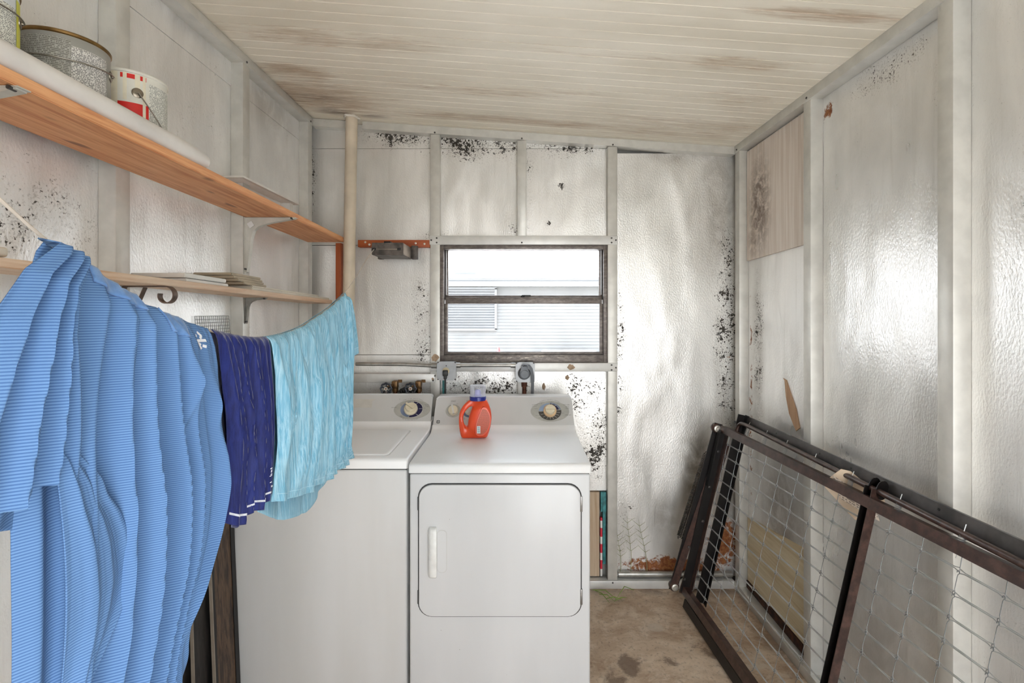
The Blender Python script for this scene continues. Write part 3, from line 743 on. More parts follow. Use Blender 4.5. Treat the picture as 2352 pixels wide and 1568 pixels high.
sp = flat(ellipse(sx, 0, 0.037, 0.034), dat, 0.0002, 0.0008, 0, sh); spo = build(sp, 'dial_plate', M['plate_grey'], dr, False)
knob(dr, dat, dev, dn, sx, sh, 0.024, None, 104.0, 'start_knob')
letter(spo, 'START', 0.0085, dat, sx - 0.002, sh + 0.050); letter(spo, 'PUSH', 0.0042, dat, sx + 0.018, sh + 0.036)
tx = (1079 - 1188) * 2.476 / F
tp = flat(ellipse(tx, 0, 0.037, 0.034), dat, 0.0002, 0.0008, 0, sh); tpo = build(tp, 'dial_plate', M['steel_print'], dr, False)
knob(dr, dat, dev, dn, tx, sh, 0.024, None, 60.0, 'temperature_knob')
letter(tpo, 'TEMP', 0.0085, dat, tx - 0.01, sh + 0.050); letter(tpo, 'LOW', 0.0045, dat, tx - 0.025, sh - 0.037); letter(tpo, 'FLUFF', 0.0045, dat, tx - 0.025, sh - 0.043)
# round maker's emblem on the console corner
gx, gh = (1006 - 1188) * 2.44 / F, 0.020
mb = flat(sector(gx, 0, 0.0066, 0.0066, 0.0082, 0.0082, 0, 359.9, 30), dat, 0.0002, 0.0012, 0, gh); em = build(mb, 'emblem', M['ink'], dr, False)
for t in (45, 135, 225, 315):
    q = flat(ellipse(gx + 0.0068 * math.cos(math.radians(t)), 0.0068 * math.sin(math.radians(t)), 0.0026, 0.0026, 12), dat, 0.0004, 0.0013, 0, gh); build(q, 'emblem_scroll', M['ink'], em, False)
letter(em, 'GE', 0.0078, dat, gx, gh)
# door
dz0, dz1, dx0, dx1 = 0.343, 0.835, -0.368, 0.238
mb = MB(); mb.prism(rrect(dx0 - 0.004, dx1 + 0.004, dz0 - 0.003, dz1 + 0.005, 0.052), (0, DYF + 0.0038, 0), (1, 0, 0), (0, 0, 1), (0, -0.002, 0)); build(mb, 'door_shadow_line', M['gap'], dr)  # dark plate painting the shadow line round the door
mb = MB(); pr = rrect(dx0, dx1, dz0, dz1, 0.050, 8)
def inset(poly, d, cx, cz):
    return [(x + (d if x < cx else -d), z + (d if z < cz else -d)) for x, z in poly]
k = len(pr); loops = [(0.0, 0.003), (0.0, -0.001), (0.0015, -0.0035), (0.005, -0.0045)]
vs = []
for d, y in loops: vs += [(x, DYF + y, z) for x, z in inset(pr, d, (dx0 + dx1) / 2, (dz0 + dz1) / 2)]
fs = []
for i in range(len(loops) - 1): fs += [(i * k + j, i * k + (j + 1) % k, (i + 1) * k + (j + 1) % k, (i + 1) * k + j) for j in range(k)]
fs.append(tuple((len(loops) - 1) * k + j for j in range(k))); mb.add(vs, fs)
door = build(mb, 'door', M['enamel'], dr)
hx0, hz0, hz1 = -0.331, 0.494, 0.680
M['handle_white'] = plain('white_handle_plastic', (0.80, 0.80, 0.78), 0.3)
mb = MB(); mb.prism(rrect(-0.300, -0.262, hz0 + 0.014, hz1 - 0.012, 0.016), (0, DYF - 0.0046, 0), (1, 0, 0), (0, 0, 1), (0, -0.0012, 0)); hr = build(mb, 'handle_recess', M['enamel_grey'], door)
mb = MB(); mb.prism(rrect(-0.297, -0.265, hz0 + 0.017, hz1 - 0.015, 0.014), (0, DYF - 0.0050, 0), (1, 0, 0), (0, 0, 1), (0, -0.0012, 0)); build(mb, 'recess_face', M['enamel'], hr)
mb = MB()
prof = [(-0.331, 0.0), (-0.331, -0.010), (-0.327, -0.020), (-0.318, -0.026), (-0.304, -0.027), (-0.298, -0.024), (-0.297, -0.018), (-0.300, 0.0)]
k = len(prof); st = [(hz0, 0.5), (hz0 + 0.004, 0.8), (hz0 + 0.012, 1.0), (hz1 - 0.012, 1.0), (hz1 - 0.004, 0.8), (hz1, 0.5)]
vs = [(-0.314 + (x + 0.314) * (0.55 + 0.45 * s), DYF - 0.004 + y * s, z) for z, s in st for x, y in prof]; fs = []
for i in range(len(st) - 1): fs += [(i * k + j, i * k + (j + 1) % k, (i + 1) * k + (j + 1) % k, (i + 1) * k + j) for j in range(k)]
fs += [tuple(range(k))[::-1], tuple((len(st) - 1) * k + j for j in range(k))]
mb.add(vs, fs); build(mb, 'handle', M['handle_white'], door, True, 50)
for z0, z1 in ((0.735, 0.793), (0.388, 0.446)):
    mb = MB(); mb.rbox(dx1 - 0.003, dx1 + 0.006, DYF - 0.006, DYF + 0.003, z0, z1, 0.002, 2); build(mb, 'hinge', M['hinge'], door)
for z0, z1 in ((0.74, 0.79), (0.39, 0.44)):
    mb = MB(); mb.rbox(dx0 - 0.005, dx0 - 0.001, DYF - 0.003, DYF + 0.003, z0, z1, 0.001, 2); build(mb, 'door_stop', M['gap'], door)

# ================================================================== WASHER
WXa, WXb, WYF = -1.085, -0.417, 1.93
ws = thing('washing_machine', 'white top loading washing machine beside the dryer, partly behind the hung shirts', 'washing machine', ((WXa + WXb) / 2, 2.25, 0))
def washer_front():
    t = NT('washer_enamel'); c = t.co()
    n = t.noise(t.mapv(c, (4, 4, 0.5)), 1.5, 3)
    t.inp('Base Color', t.mix(t.rng(n, 0.3, 0.7), (0.62, 0.615, 0.60), (0.67, 0.67, 0.665))); t.inp('Roughness', 0.36); t.inp('Coat Weight', 0.1); return t.m
M['washer'] = washer_front()
mb = MB(); mb.rbox(WXa + 0.003, WXb - 0.003, WYF + 0.004, 2.575, 0.012, 0.880, 0.008, 3); mb.box(WXa + 0.03, WXb - 0.03, WYF + 0.05, 2.56, 0.0, 0.02); build(mb, 'body', M['washer'], ws)
mb = MB(); mb.box(WXa + 0.006, WXb - 0.006, WYF + 0.008, 2.57, 0.876, 0.888); build(mb, 'seam', M['gap'], ws, False)
prof = [(1.93, 0.885), (1.93, 0.910), (1.9325, 0.917), (1.939, 0.922), (1.95, 0.9235), (2.40, 0.9235), (2.425, 0.926), (2.442, 0.933), (2.452, 0.942), (2.458, 0.952), (2.575, 0.952), (2.575, 0.885)]
mb = MB(); sweep(mb, prof, WXa, WXb, 0.007); build(mb, 'deck', M['lit_top'], ws, True, 50)
mb = MB(); mb.prism(rrect(-1.003, -0.497, 1.968, 2.392, 0.020), (0, 0, 0.9232), (1, 0, 0), (0, 1, 0), (0, 0, 0.0012)); lidgap = build(mb, 'lid_gap', M['enamel_grey'], ws)
mb = MB(); p = rrect(-0.998, -0.502, 1.973, 2.387, 0.020, 6); k = len(p); vs = []; fs = []
loops = [(0.0, 0.9236), (0.0, 0.9275), (0.003, 0.9295), (0.012, 0.9300)]
for d, z in loops: vs += [(x, y, z) for x, y in inset(p, d, -0.75, 2.18)]
for i in range(3): fs += [(i * k + j, i * k + (j + 1) % k, (i + 1) * k + (j + 1) % k, (i + 1) * k + j) for j in range(k)]
fs.append(tuple(3 * k + j for j in range(k))); mb.add(vs, fs); lid = build(mb, 'lid', M['lit_top'], ws)
wc, wat, wev, wnn = console(ws, WXa + 0.004, WXb - 0.003, 2.458, 0.948, 2.560, 1.068, 2.582, M['enamel_grey'], 0.016)
kx, kh = (945 - 1188) * 2.50 / F, 0.070
dl = flat(ellipse(kx + 0.003, 0, 0.090, 0.054), wat, 0.0002, 0.0008, 0, kh); dial = build(dl, 'dial_plate', M['plate_grey'], ws, False)
ring_part(dial, wat, kx, kh, [(0.030, 0.030, 0.055, 0.044, 100, 258, 'steel_print'), (0.030, 0.030, 0.054, 0.044, -98, 82, 'navy_print'), (0.0545, 0.0445, 0.057, 0.046, -98, 82, 'plate_rim')])
for t in (58, 5, -48):
    tt = math.radians(t); p0 = wat(kx + 0.036 * math.cos(tt), kh + 0.034 * math.sin(tt), 0.0016); p1 = wat(kx + 0.053 * math.cos(tt), kh + 0.043 * math.sin(tt), 0.0016)
    mb = MB(); dd = (p1 - p0) / 2; mb.obox((p0 + p1) / 2, dd, dd.cross(wnn).normalized() * 0.0007, wnn * 0.0002); build(mb, 'dial_tick', M['white_print'], dial, False)
knob(ws, wat, wev, wnn, kx - 0.003, kh, 0.024, 0.0335, -35.0)
for s, x, h, z in (('DELICATES', -0.088, 0.010, 0.005), ('KNITS', -0.055, 0.022, 0.0036), ('LIGHT', -0.055, 0.026, 0.0036), ('CASUALS', 0.072, 0.025, 0.0055), ('PERMANENT', 0.076, 0.018, 0.0036), ('PRESS', 0.078, 0.0135, 0.0036), ('HEAVY', 0.010, 0.047, 0.0036), ('NORMAL', 0.045, 0.034, 0.0036), ('LIGHT', 0.062, 0.006, 0.0036),
                   ('KNITS', 0.032, -0.041, 0.0036), ('SOAK', -0.048, -0.037, 0.0036), ('RINSE', -0.043, -0.042, 0.0036), ('OFF', -0.032, -0.047, 0.0036)):
    letter(dial, s, z, wat, kx + x, kh + h)
arc_text(dial, 'LOAD SIZE ADJUSTMENT', 0.0055, wat, kx, kh - 0.02, 0.096, 0.081, 122, 58)
arc_text(dial, 'PULL TO START, PUSH TO STOP', 0.0045, wat, kx, kh + 0.02, 0.092, 0.079, 246, 294)
M['tape'] = plain('clear_tape', lin(206, 203, 196), 0.35, 0, 0.03)
build(flat([(-0.824, 0.080), (-0.720, 0.080), (-0.722, 0.118), (-0.704, 0.1275), (-0.824, 0.1275)], wat, 0.0003, 0.0008), 'tape_patch', M['tape'], ws, False)

# ================================================================== DETERGENT BOTTLE
bx, by, bz = -0.189, 2.30, 0.9127
bt = thing('detergent_bottle', 'orange laundry detergent bottle with clear cap standing on the dryer', 'bottle', (bx, by, bz))
K = 1.329e-4
outer_px = [(1330, 1508), (1080, 1505), (940, 1490), (880, 1380), (840, 1150), (825, 900), (838, 720), (872, 590), (960, 430), (1080, 300), (1200, 215), (1330, 196), (1480, 190), (1640, 190), (1750, 205), (1840, 370), (1905, 560), (1935, 760), (1930, 920), (1895, 1150), (1830, 1360), (1775, 1470), (1640, 1500)]
hole_px = [(1090, 1105), (1065, 1095), (1040, 1080), (1010, 1030), (985, 950), (972, 860), (975, 780), (995, 700), (1045, 600), (1110, 525), (1170, 470), (1230, 440), (1265, 445), (1278, 470), (1268, 510), (1240, 570), (1210, 640), (1185, 720), (1165, 800), (1150, 890), (1140, 970), (1130, 1050), (1115, 1095)]
outer = [((x - 1390) * K, (1508 - y) * K) for x, y in outer_px]; hole = [((x - 1390) * K, (1508 - y) * K) for x, y in hole_px]
def catmull(p, sub=4):
    n = len(p); q = []
    for i in range(n):
        a, b, c, d = p[i - 1], p[i], p[(i + 1) % n], p[(i + 2) % n]
        for s in range(sub):
            t = s / sub
            q.append(tuple(0.5 * (2 * b[k] + (c[k] - a[k]) * t + (2 * a[k] - 5 * b[k] + 4 * c[k] - d[k]) * t * t + (3 * b[k] - a[k] - 3 * c[k] + d[k]) * t**3) for k in (0, 1)))
    return q
outer = catmull(outer); hole = catmull(hole)
BR = 0.10      # the bottle is turned a little
def bp(x, y, z): return (bx + x * math.cos(BR) - y * math.sin(BR), by + x * math.sin(BR) + y * math.cos(BR), bz + z)
mb = MB(); n = len(outer); NS = 20
for i in range(n):
    (ox, oz), (ix, iz) = outer[i], hole[i]
    d = math.hypot(ox - ix, oz - iz); dep = min(0.043, 0.35 * d + 0.004)
    if oz > 0.15: dep *= 1 - 0.30 * (oz - 0.15) / 0.03
    for j in range(NS):
        a = 2 * math.pi * j / NS; ca, sa = math.cos(a), math.sin(a); e = 0.62
        u = 0.5 + 0.5 * math.copysign(abs(ca)**e, ca); w = math.copysign(abs(sa)**e, sa)
        mb.v.append(bp(ix + (ox - ix) * u, w * dep, iz + (oz - iz) * u))
for i in range(n):
    for j in range(NS):
        i2, j2 = (i + 1) % n, (j + 1) % NS
        mb.f.append((i * NS + j, i * NS + j2, i2 * NS + j2, i2 * NS + j))
t = NT('orange_plastic'); t.inp('Base Color', lin(228, 78, 36)); t.inp('Roughness', 0.32); t.inp('Subsurface Weight', 0.08); t.inp('Subsurface Radius', (0.01, 0.003, 0.001)); t.inp('Coat Weight', 0.2); M['orange'] = t.m
bot = build(mb, 'body', M['orange'], bt, True, 70)
lab_px = [(1650, 410), (1580, 470), (1520, 620), (1450, 800), (1390, 1000), (1370, 1180), (1390, 1320), (1470, 1390), (1600, 1390), (1720, 1320), (1820, 1180), (1880, 1000), (1895, 820), (1870, 650), (1800, 500), (1730, 430)]
lab = catmull([((x - 1390) * K, (1508 - y) * K) for x, y in lab_px], 3)
def label_mat():
    t = NT('bottle_label'); c = t.co(); s = t.sep(c)
    line = t.math('GREATER_THAN', t.math('FRACT', t.math('MULTIPLY', s[2], 420)), 0.45)
    gl = t.math('GREATER_THAN', t.noise(t.mapv(c, (500, 0, 420)), 1.0, 1), 0.42)
    t.inp('Base Color', t.mix(t.math('MULTIPLY', t.math('MULTIPLY', line, gl), 0.55), lin(206, 92, 62), lin(96, 40, 30))); t.inp('Roughness', 0.4); return t.m
M['label'] = label_mat()
def lp(poly, s, y): 
    cx = sum(p[0] for p in poly) / len(poly); cz = sum(p[1] for p in poly) / len(poly)
    return [(cx + (x - cx) * s, cz + (z - cz) * s) for x, z in poly]
mb = MB(); k = len(lab); vs = []
for s, y in ((1.0, -0.030), (1.0, -0.0425), (0.97, -0.0445), (0.88, -0.0445), (0.87, -0.0438)): vs += [bp(x, y, z) for x, z in lp(lab, s, y)]
fs = []
for i in range(4): fs += [(i * k + j, i * k + (j + 1) % k, (i + 1) * k + (j + 1) % k, (i + 1) * k + j) for j in range(k)]
mb.add(vs, fs); build(mb, 'label_rim', M['orange'], bt, True, 40)
mb = MB(); mb.add([bp(x, -0.0440, z) for x, z in lp(lab, 0.872, 0)], [tuple(range(k))]); lb = build(mb, 'back_label', M['label'], bt, False)
M['barcode'] = plain('white_barcode_paper', lin(225, 228, 226), 0.5)
q = [((x - 1390) * K, (1508 - y) * K) for x, y in ((1432, 1290), (1545, 1290), (1545, 1045), (1432, 1045))]
mb = MB(); mb.add([bp(x, -0.0446, z) for x, z in q], [(0, 1, 2, 3)]); bc = build(mb, 'barcode', M['barcode'], lb, False)
M['barblue'] = plain('blue_bars', lin(96, 140, 165), 0.5)
mb = MB()
for i in range(9):
    z = (1508 - 1275 + i * 24) * K; h = K * (7 + 5 * ((i * 7) % 3)); x0, x1 = (1450 - 1390) * K, (1528 - 1390) * K
    mb.add([bp(x0, -0.0449, z), bp(x1, -0.0449, z), bp(x1, -0.0449, z + h), bp(x0, -0.0449, z + h)], [(0, 1, 2, 3)])
build(mb, 'barcode_bars', M['barblue'], bc, False)
cxm = (1470 - 1390) * K; ctr = bp(cxm, 0, 0)
M['capblue'] = plain('blue_collar_plastic', lin(36, 44, 130), 0.3)
mb = MB(); mb.lathe([(0.020, 0.168), (0.0375, 0.170), (0.0375, 0.186), (0.0355, 0.188), (0.020, 0.188)], ctr, (0, 0, 1), 40); build(mb, 'collar', M['capblue'], bt)
M['lav'] = plain('lavender_spout', lin(150, 150, 215), 0.4)
mb = MB(); mb.lathe([(0.022, 0.186), (0.022, 0.190), (0.014, 0.196), (0.0125, 0.214), (0.0105, 0.216), (0.0105, 0.19)], ctr, (0, 0, 1), 28); build(mb, 'spout', M['lav'], bt)
def clear_mat():
    t = NT('clear_cap_plastic'); n = t.n
    tr = n.new('ShaderNodeBsdfTransparent'); tr.inputs[0].default_value = (0.94, 0.95, 0.98, 1)
    m = n.new('ShaderNodeMixShader'); lw_ = n.new('ShaderNodeLayerWeight'); lw_.inputs[0].default_value = 0.35
    t.inp('Base Color', (0.88, 0.89, 0.93)); t.inp('Roughness', 0.15)
    t.link(t.rng(lw_.outputs['Facing'], 0.0, 1.0, 0.22, 0.85, False), m.inputs[0]); t.link(tr.outputs[0], m.inputs[1]); t.link(t.p.outputs[0], m.inputs[2]); t.link(m.outputs[0], t.out.inputs[0]); return t.m
M['clear'] = clear_mat()
mb = MB(); mb.lathe([(0.0345, 0.188), (0.0350, 0.192), (0.0358, 0.2345), (0.034, 0.237), (1e-5, 0.2372)], ctr, (0, 0, 1), 40); build(mb, 'cap', M['clear'], bt)

# ================================================================== PIPES, VALVES AND OUTLETS ON THE BACK WALL
M['pvc'] = plain('aged_pvc', lin(214, 200, 178), 0.45, 0, 0.10, 5)
vp = thing('vent_pipe', 'cream plastic vent pipe rising to the ceiling in the back left corner', 'pipe', (-0.885, 2.655, 0))
mb = MB(); mb.tube([(-0.893, 2.655, 0.0), (-0.889, 2.655, 0.8), (-0.884, 2.655, 1.3), (-0.876, 2.655, 1.9), (-0.866, 2.655, 2.499)], 0.0305, 28); build(mb, 'pipe', M['pvc'], vp)
M['caulk'] = plain('white_caulk', lin(225, 218, 206), 0.7, 0, 0.05, 40, 0.6, 90)
mb = MB()
pts = []
for i in range(40):
    a = 2 * math.pi * i / 40; r = 0.034 + 0.003 * math.sin(5 * a) + 0.002 * math.sin(11 * a)
    x = -0.866 + r * math.cos(a); pts.append((x, 2.655 + r * math.sin(a), ceil_z(x) - 0.006))
mb.tube(pts, 0.0065, 8, True); build(mb, 'caulk_ring', M['caulk'], vp)

M['redwood'] = wood('red_cleat_wood', lin(186, 98, 52), lin(140, 62, 30), 0, 1.0, 0.6, False)
M['redwood_v'] = wood('red_post_wood', lin(176, 92, 48), lin(128, 56, 28), 2, 1.0, 0.6, False)
M['zinc'] = plain('zinc_screw', lin(200, 195, 185), 0.35, 0.7)
cl = thing('wooden_cleat', 'short reddish wood cleat screwed to the back wall behind the clothesline reel', 'cleat', (-0.66, 2.73, 1.83))
mb = MB(); mb.rbox(-0.855, -0.468, 2.722, 2.764, 1.830, 1.868, 0.002, 2); build(mb, 'board', M['redwood'], cl)
for x, z in ((-0.815, 1.856), (-0.793, 1.843), (-0.498, 1.847), (-0.545, 1.85)):
    mb = MB(); mb.lathe([(0.006, 0), (0.0055, 0.002), (1e-5, 0.003)], (x, 2.722, z), (0, -1, 0), 12); build(mb, 'screw', M['zinc'], cl)

# clothesline reel
M['reel'] = plain('grimy_dark_plastic', lin(92, 84, 78), 0.5, 0.1, 0.35, 22)
M['reel_side'] = plain('dusty_reel_side', lin(150, 138, 126), 0.6, 0, 0.25, 16)
rl = thing('clothesline_reel', 'dusty dark retractable clothesline reel box mounted on the wooden cleat', 'clothesline reel', (-0.64, 2.60, 1.755))
mb = MB(); mb.prism([(-0.717, 1.790), (-0.714, 1.763), (-0.563, 1.760), (-0.560, 1.790), (-0.563, 1.822), (-0.714, 1.822)], (0, 2.495, 0), (1, 0, 0), (0, 0, 1), (0, 0.19, 0)); build(mb, 'case', M['reel'], rl)
mb = MB(); mb.rbox(-0.5615, -0.5585, 2.50, 2.655, 1.764, 1.820, 0.001, 2); build(mb, 'side_plate', M['reel_side'], rl)
mb = MB(); mb.rbox(-0.562, -0.530, 2.69, 2.722, 1.762, 1.834, 0.003, 2); mb.rbox(-0.74, -0.712, 2.69, 2.722, 1.762, 1.834, 0.003, 2); mb.rbox(-0.715, -0.56, 2.68, 2.722, 1.765, 1.82, 0.003, 2); build(mb, 'mounting_flange', M['reel'], rl)
mb = MB(); mb.rbox(-0.665, -0.632, 2.53, 2.60, 1.822, 1.834, 0.002, 2); build(mb, 'lock_tab', M['blackmetal'], rl)
mb = MB(); mb.rbox(-0.705, -0.572, 2.493, 2.496, 1.788, 1.792, 0.0008, 1); build(mb, 'case_seam', M['reel_side'], rl)
for x in (-0.700, -0.578):
    mb = MB(); mb.rbox(x - 0.012, x + 0.006, 2.492, 2.50, 1.784, 1.797, 0.002, 2); build(mb, 'line_eye', M['blackmetal'], rl)

# conduit and electrical boxes
mb = MB(); mb.tube([(-0.86, 2.705, 1.205), (-0.60, 2.705, 1.203), (-0.50, 2.702, 1.198), (-0.445, 2.695, 1.196)], 0.0095, 12); mb.cyl((-0.455, 2.696, 1.196), (1, 0, 0), 0.014, 0.028, 14)
solid(mb, 'conduit', M['emt'], 'grey metal conduit running from the vent pipe to the outlet box with black plug', 'conduit')
mb = MB(); mb.tube([(-0.325, 2.695, 1.199), (-0.008, 2.695, 1.199)], 0.0095, 12); mb.cyl((-0.325, 2.695, 1.199), (1, 0, 0), 0.014, 0.024, 14); mb.cyl((-0.035, 2.695, 1.199), (1, 0, 0), 0.014, 0.026, 14)
solid(mb, 'conduit', M['emt'], 'short grey metal conduit joining the two outlet boxes below the window', 'conduit')
M['boxgrey'] = plain('grey_box_paint', lin(172, 174, 176), 0.4, 0.3, 0.06, 20)
M['rubber'] = plain('black_rubber', (0.02, 0.02, 0.02), 0.5)
M['ivory'] = plain('aged_ivory', lin(205, 192, 158), 0.5)
M['greyplug'] = plain('grey_plug', lin(118, 122, 128), 0.5)
def outlet_box(name, label, x0, x1, z0, z1):
    t = thing(name, label, 'outlet box', ((x0 + x1) / 2, 2.69, z0))
    mb = MB(); mb.rbox(x0 + 0.004, x1 - 0.004, 2.668, 2.719, z0 + 0.004, z1 - 0.004, 0.006, 2); build(mb, 'box', M['boxgrey'], t)
    c = 0.012
    p = [(x0 + 0.004 + c, z0), (x1 - 0.004 - c, z0), (x1 - 0.003 - c * 0.4, z0 + c * 0.6), (x1, z0 + c), (x1, z1 - c), (x1 - 0.003 - c * 0.4, z1 - c * 0.6), (x1 - 0.004 - c, z1), (x0 + 0.004 + c, z1), (x0 + 0.003 + c * 0.4, z1 - c * 0.6), (x0, z1 - c), (x0, z0 + c), (x0 + 0.003 + c * 0.4, z0 + c * 0.6)]
    mb = MB(); mb.prism(p, (0, 2.668, 0), (1, 0, 0), (0, 0, 1), (0, -0.006, 0)); cv = build(mb, 'cover', M['boxgrey'], t, False)
    for x in (x0 + 0.006, x1 - 0.006):
        for z in (z0 + 0.006, z1 - 0.006):
            mb = MB(); mb.cyl((x, 2.668, z), (0, -1, 0), 0.0045, 0.004, 10); build(mb, 'cover_screw', M['screw'], cv)
    return t
ob1 = outlet_box('outlet_box', 'grey metal outlet box with a black plug below the window', -0.4215, -0.3205, 1.123, 1.222)
mb = MB(); mb.cyl((-0.374, 2.662, 1.173), (0, -1, 0), 0.018, 0.003, 24); build(mb, 'receptacle', M['ivory'], ob1)
mb = MB(); mb.cyl((-0.372, 2.662, 1.200), (0, -1, 0), 0.003, 0.003, 10); build(mb, 'cover_screw', M['screw'], ob1)
pl = thing('power_cord', 'black plug and cord hanging from the left outlet box behind the dryer', 'cord', (-0.375, 2.64, 0.9))
mb = MB(); mb.rbox(-0.388, -0.362, 2.635, 2.659, 1.148, 1.178, 0.004, 2); mb.rbox(-0.383, -0.367, 2.637, 2.655, 1.132, 1.150, 0.004, 2); build(mb, 'plug', M['rubber'], pl)
mb = MB(); mb.tube([(-0.375, 2.646, 1.135), (-0.375, 2.646, 1.08), (-0.377, 2.648, 1.0), (-0.374, 2.65, 0.85)], 0.0042, 10); build(mb, 'cord', M['rubber'], pl)
ob2 = outlet_box('outlet_box', 'grey metal outlet box with a big round grey plug below the window', -0.0085, 0.0925, 1.113, 1.218)
dp = thing('dryer_cord', 'round grey appliance plug with thick grey cord looping down behind the dryer', 'cord', (0.045, 2.64, 0.9))
mb = MB(); mb.lathe([(1e-5, 0.028), (0.020, 0.027), (0.026, 0.022), (0.027, 0.0)], (0.038, 2.661, 1.158), (0, -1, 0), 28)
mb.prism([(0.016, 1.17), (0.060, 1.17), (0.052, 1.205), (0.024, 1.205)], (0, 2.66, 0), (1, 0, 0), (0, 0, 1), (0, -0.024, 0)); build(mb, 'plug', M['greyplug'], dp)
mb = MB(); mb.cyl((0.036, 2.6615, 1.160), (0, -1, 0), 0.033, 0.003, 30); build(mb, 'receptacle_ring', M['blackmetal'], ob2)
for i in range(3):
    d = i * 0.0065
    mb = MB(); mb.tube([(0.030 + d, 2.645, 1.196), (0.034 + d, 2.625, 1.208), (0.050 + d, 2.615, 1.208), (0.066 + d * 0.8, 2.618, 1.19), (0.074 + d * 0.8, 2.628, 1.15), (0.075 + d * 0.7, 2.64, 1.10), (0.072 + d * 0.7, 2.645, 1.0), (0.071 + d * 0.7, 2.65, 0.85)], 0.0034, 8); build(mb, 'cord_strand', M['greyplug'], dp)
M['rustpipe'] = plain('rusty_pipe', lin(122, 74, 56), 0.6, 0.4, 0.35, 30)
mb = MB(); mb.tube([(0.038, 2.70, 1.113), (0.038, 2.70, 0.85)], 0.011, 12); mb.cyl((0.038, 2.70, 1.085), (0, 0, 1), 0.015, 0.028, 14)
solid(mb, 'rusty_conduit', M['rustpipe'], 'rusty pipe dropping from the outlet box with the big round grey plug', 'pipe')
M['teal'] = plain('teal_paint', lin(66, 138, 140), 0.6, 0, 0.2, 40)
mb = MB(); mb.box(-0.405, -0.395, 2.745, 2.76, 0.85, 1.125); solid(mb, 'teal_strip', M['teal'], 'narrow teal strip beside the black cord under the outlet box', 'strip', smooth=False)
mb = MB(); mb.rbox(0.462, 0.478, 2.742, 2.763, 0.12, 0.507, 0.002, 2); mb.rbox(0.452, 0.482, 2.746, 2.763, 0.40, 0.506, 0.002, 2)
solid(mb, 'teal_batten', M['teal'], 'teal painted batten standing against the stud beside the tan plywood', 'batten')
def candy():
    t = NT('red_white_tape'); s = t.sep(t.co())
    t.inp('Base Color', t.mix(t.math('GREATER_THAN', t.math('FRACT', t.math('MULTIPLY', s[2], 11.5)), 0.45), lin(222, 220, 215), lin(205, 40, 60))); t.inp('Roughness', 0.5); return t.m
mb = MB(); mb.rbox(0.449, 0.460, 2.742, 2.763, 0.055, 0.37, 0.001, 1); solid(mb, 'striped_strip', candy(), 'narrow red and white striped strip beside the tan plywood', 'strip', smooth=False)
M['brass'] = plain('tarnished_brass', lin(128, 98, 66), 0.42, 0.8, 0.25, 40)
M['wheel'] = plain('dark_valve_wheel', lin(62, 66, 74), 0.4, 0.4, 0.2, 30)
M['copper'] = plain('dull_copper', lin(132, 86, 64), 0.42, 0.8, 0.2, 25)
def valve(x, label):
    t = thing('water_valve', label, 'valve', (x, 2.67, 0.9), 'valves above the washing machine')
    mb = MB(); mb.tube([(x + 0.022, 2.69, 0.86), (x + 0.022, 2.69, 1.075)], 0.0105, 14); build(mb, 'pipe', M['copper'], t)
    mb = MB(); mb.cyl((x + 0.022, 2.69, 1.06), (0, 0, 1), 0.016, 0.022, 16); mb.rbox(x + 0.006, x + 0.036, 2.668, 2.716, 1.078, 1.118, 0.006, 2); mb.tube([(x + 0.015, 2.68, 1.10), (x, 2.61, 1.092)], 0.009, 12); mb.rbox(x + 0.03, x + 0.052, 2.714, 2.718, 1.104, 1.120, 0.001, 1); build(mb, 'valve_body', M['brass'], t)
    mb = MB(); c = Vector((x - 0.004, 2.602, 1.089)); pts = []
    for i in range(48):
        a = 2 * math.pi * i / 48; r = 0.0265 + 0.0022 * math.cos(8 * a); pts.append((c.x + r * math.cos(a), c.y, c.z + r * math.sin(a)))
    mb.tube(pts, 0.0048, 8, True)
    for i in range(5):
        a = 2 * math.pi * i / 5 + 0.3; mb.tube([c, c + Vector((0.026 * math.cos(a), 0, 0.026 * math.sin(a)))], 0.0032, 6)
    wh = build(mb, 'hand_wheel', M['wheel'], t)
    mb = MB(); mb.cyl(c + Vector((0, 0.004, 0)), (0, -1, 0), 0.009, 0.012, 16); build(mb, 'hub', M['zinc'], wh)
    mb = MB(); mb.cyl(c + Vector((0, -0.008, 0)), (0, -1, 0), 0.004, 0.004, 12); build(mb, 'hub_nut', M['copper'], wh)
valve((887 - 1188) * 2.602 / F + 0.004, 'brass stop valve with dark hand wheel nearer the cream vent pipe'); valve((943 - 1188) * 2.602 / F + 0.004, 'brass stop valve with dark hand wheel above the black ribbed hose')
mb = MB(); pts = []; rad = []
for i in range(60):
    u = i / 59; a = math.pi * (1.15 - 1.5 * u); pts.append((-0.575 + 0.035 * math.cos(a), 2.66 - 0.03 * u, 1.045 + 0.028 * math.sin(a))); rad.append(0.016 + 0.003 * (i % 4 < 2))
mb.tube([(-0.615, 2.66, 0.9)] + pts + [(-0.535, 2.63, 0.9)], [0.016] + rad + [0.016], 12)
solid(mb, 'ribbed_hose', M['rubber'], 'black ribbed hose bent behind the washing machine console', 'hose')

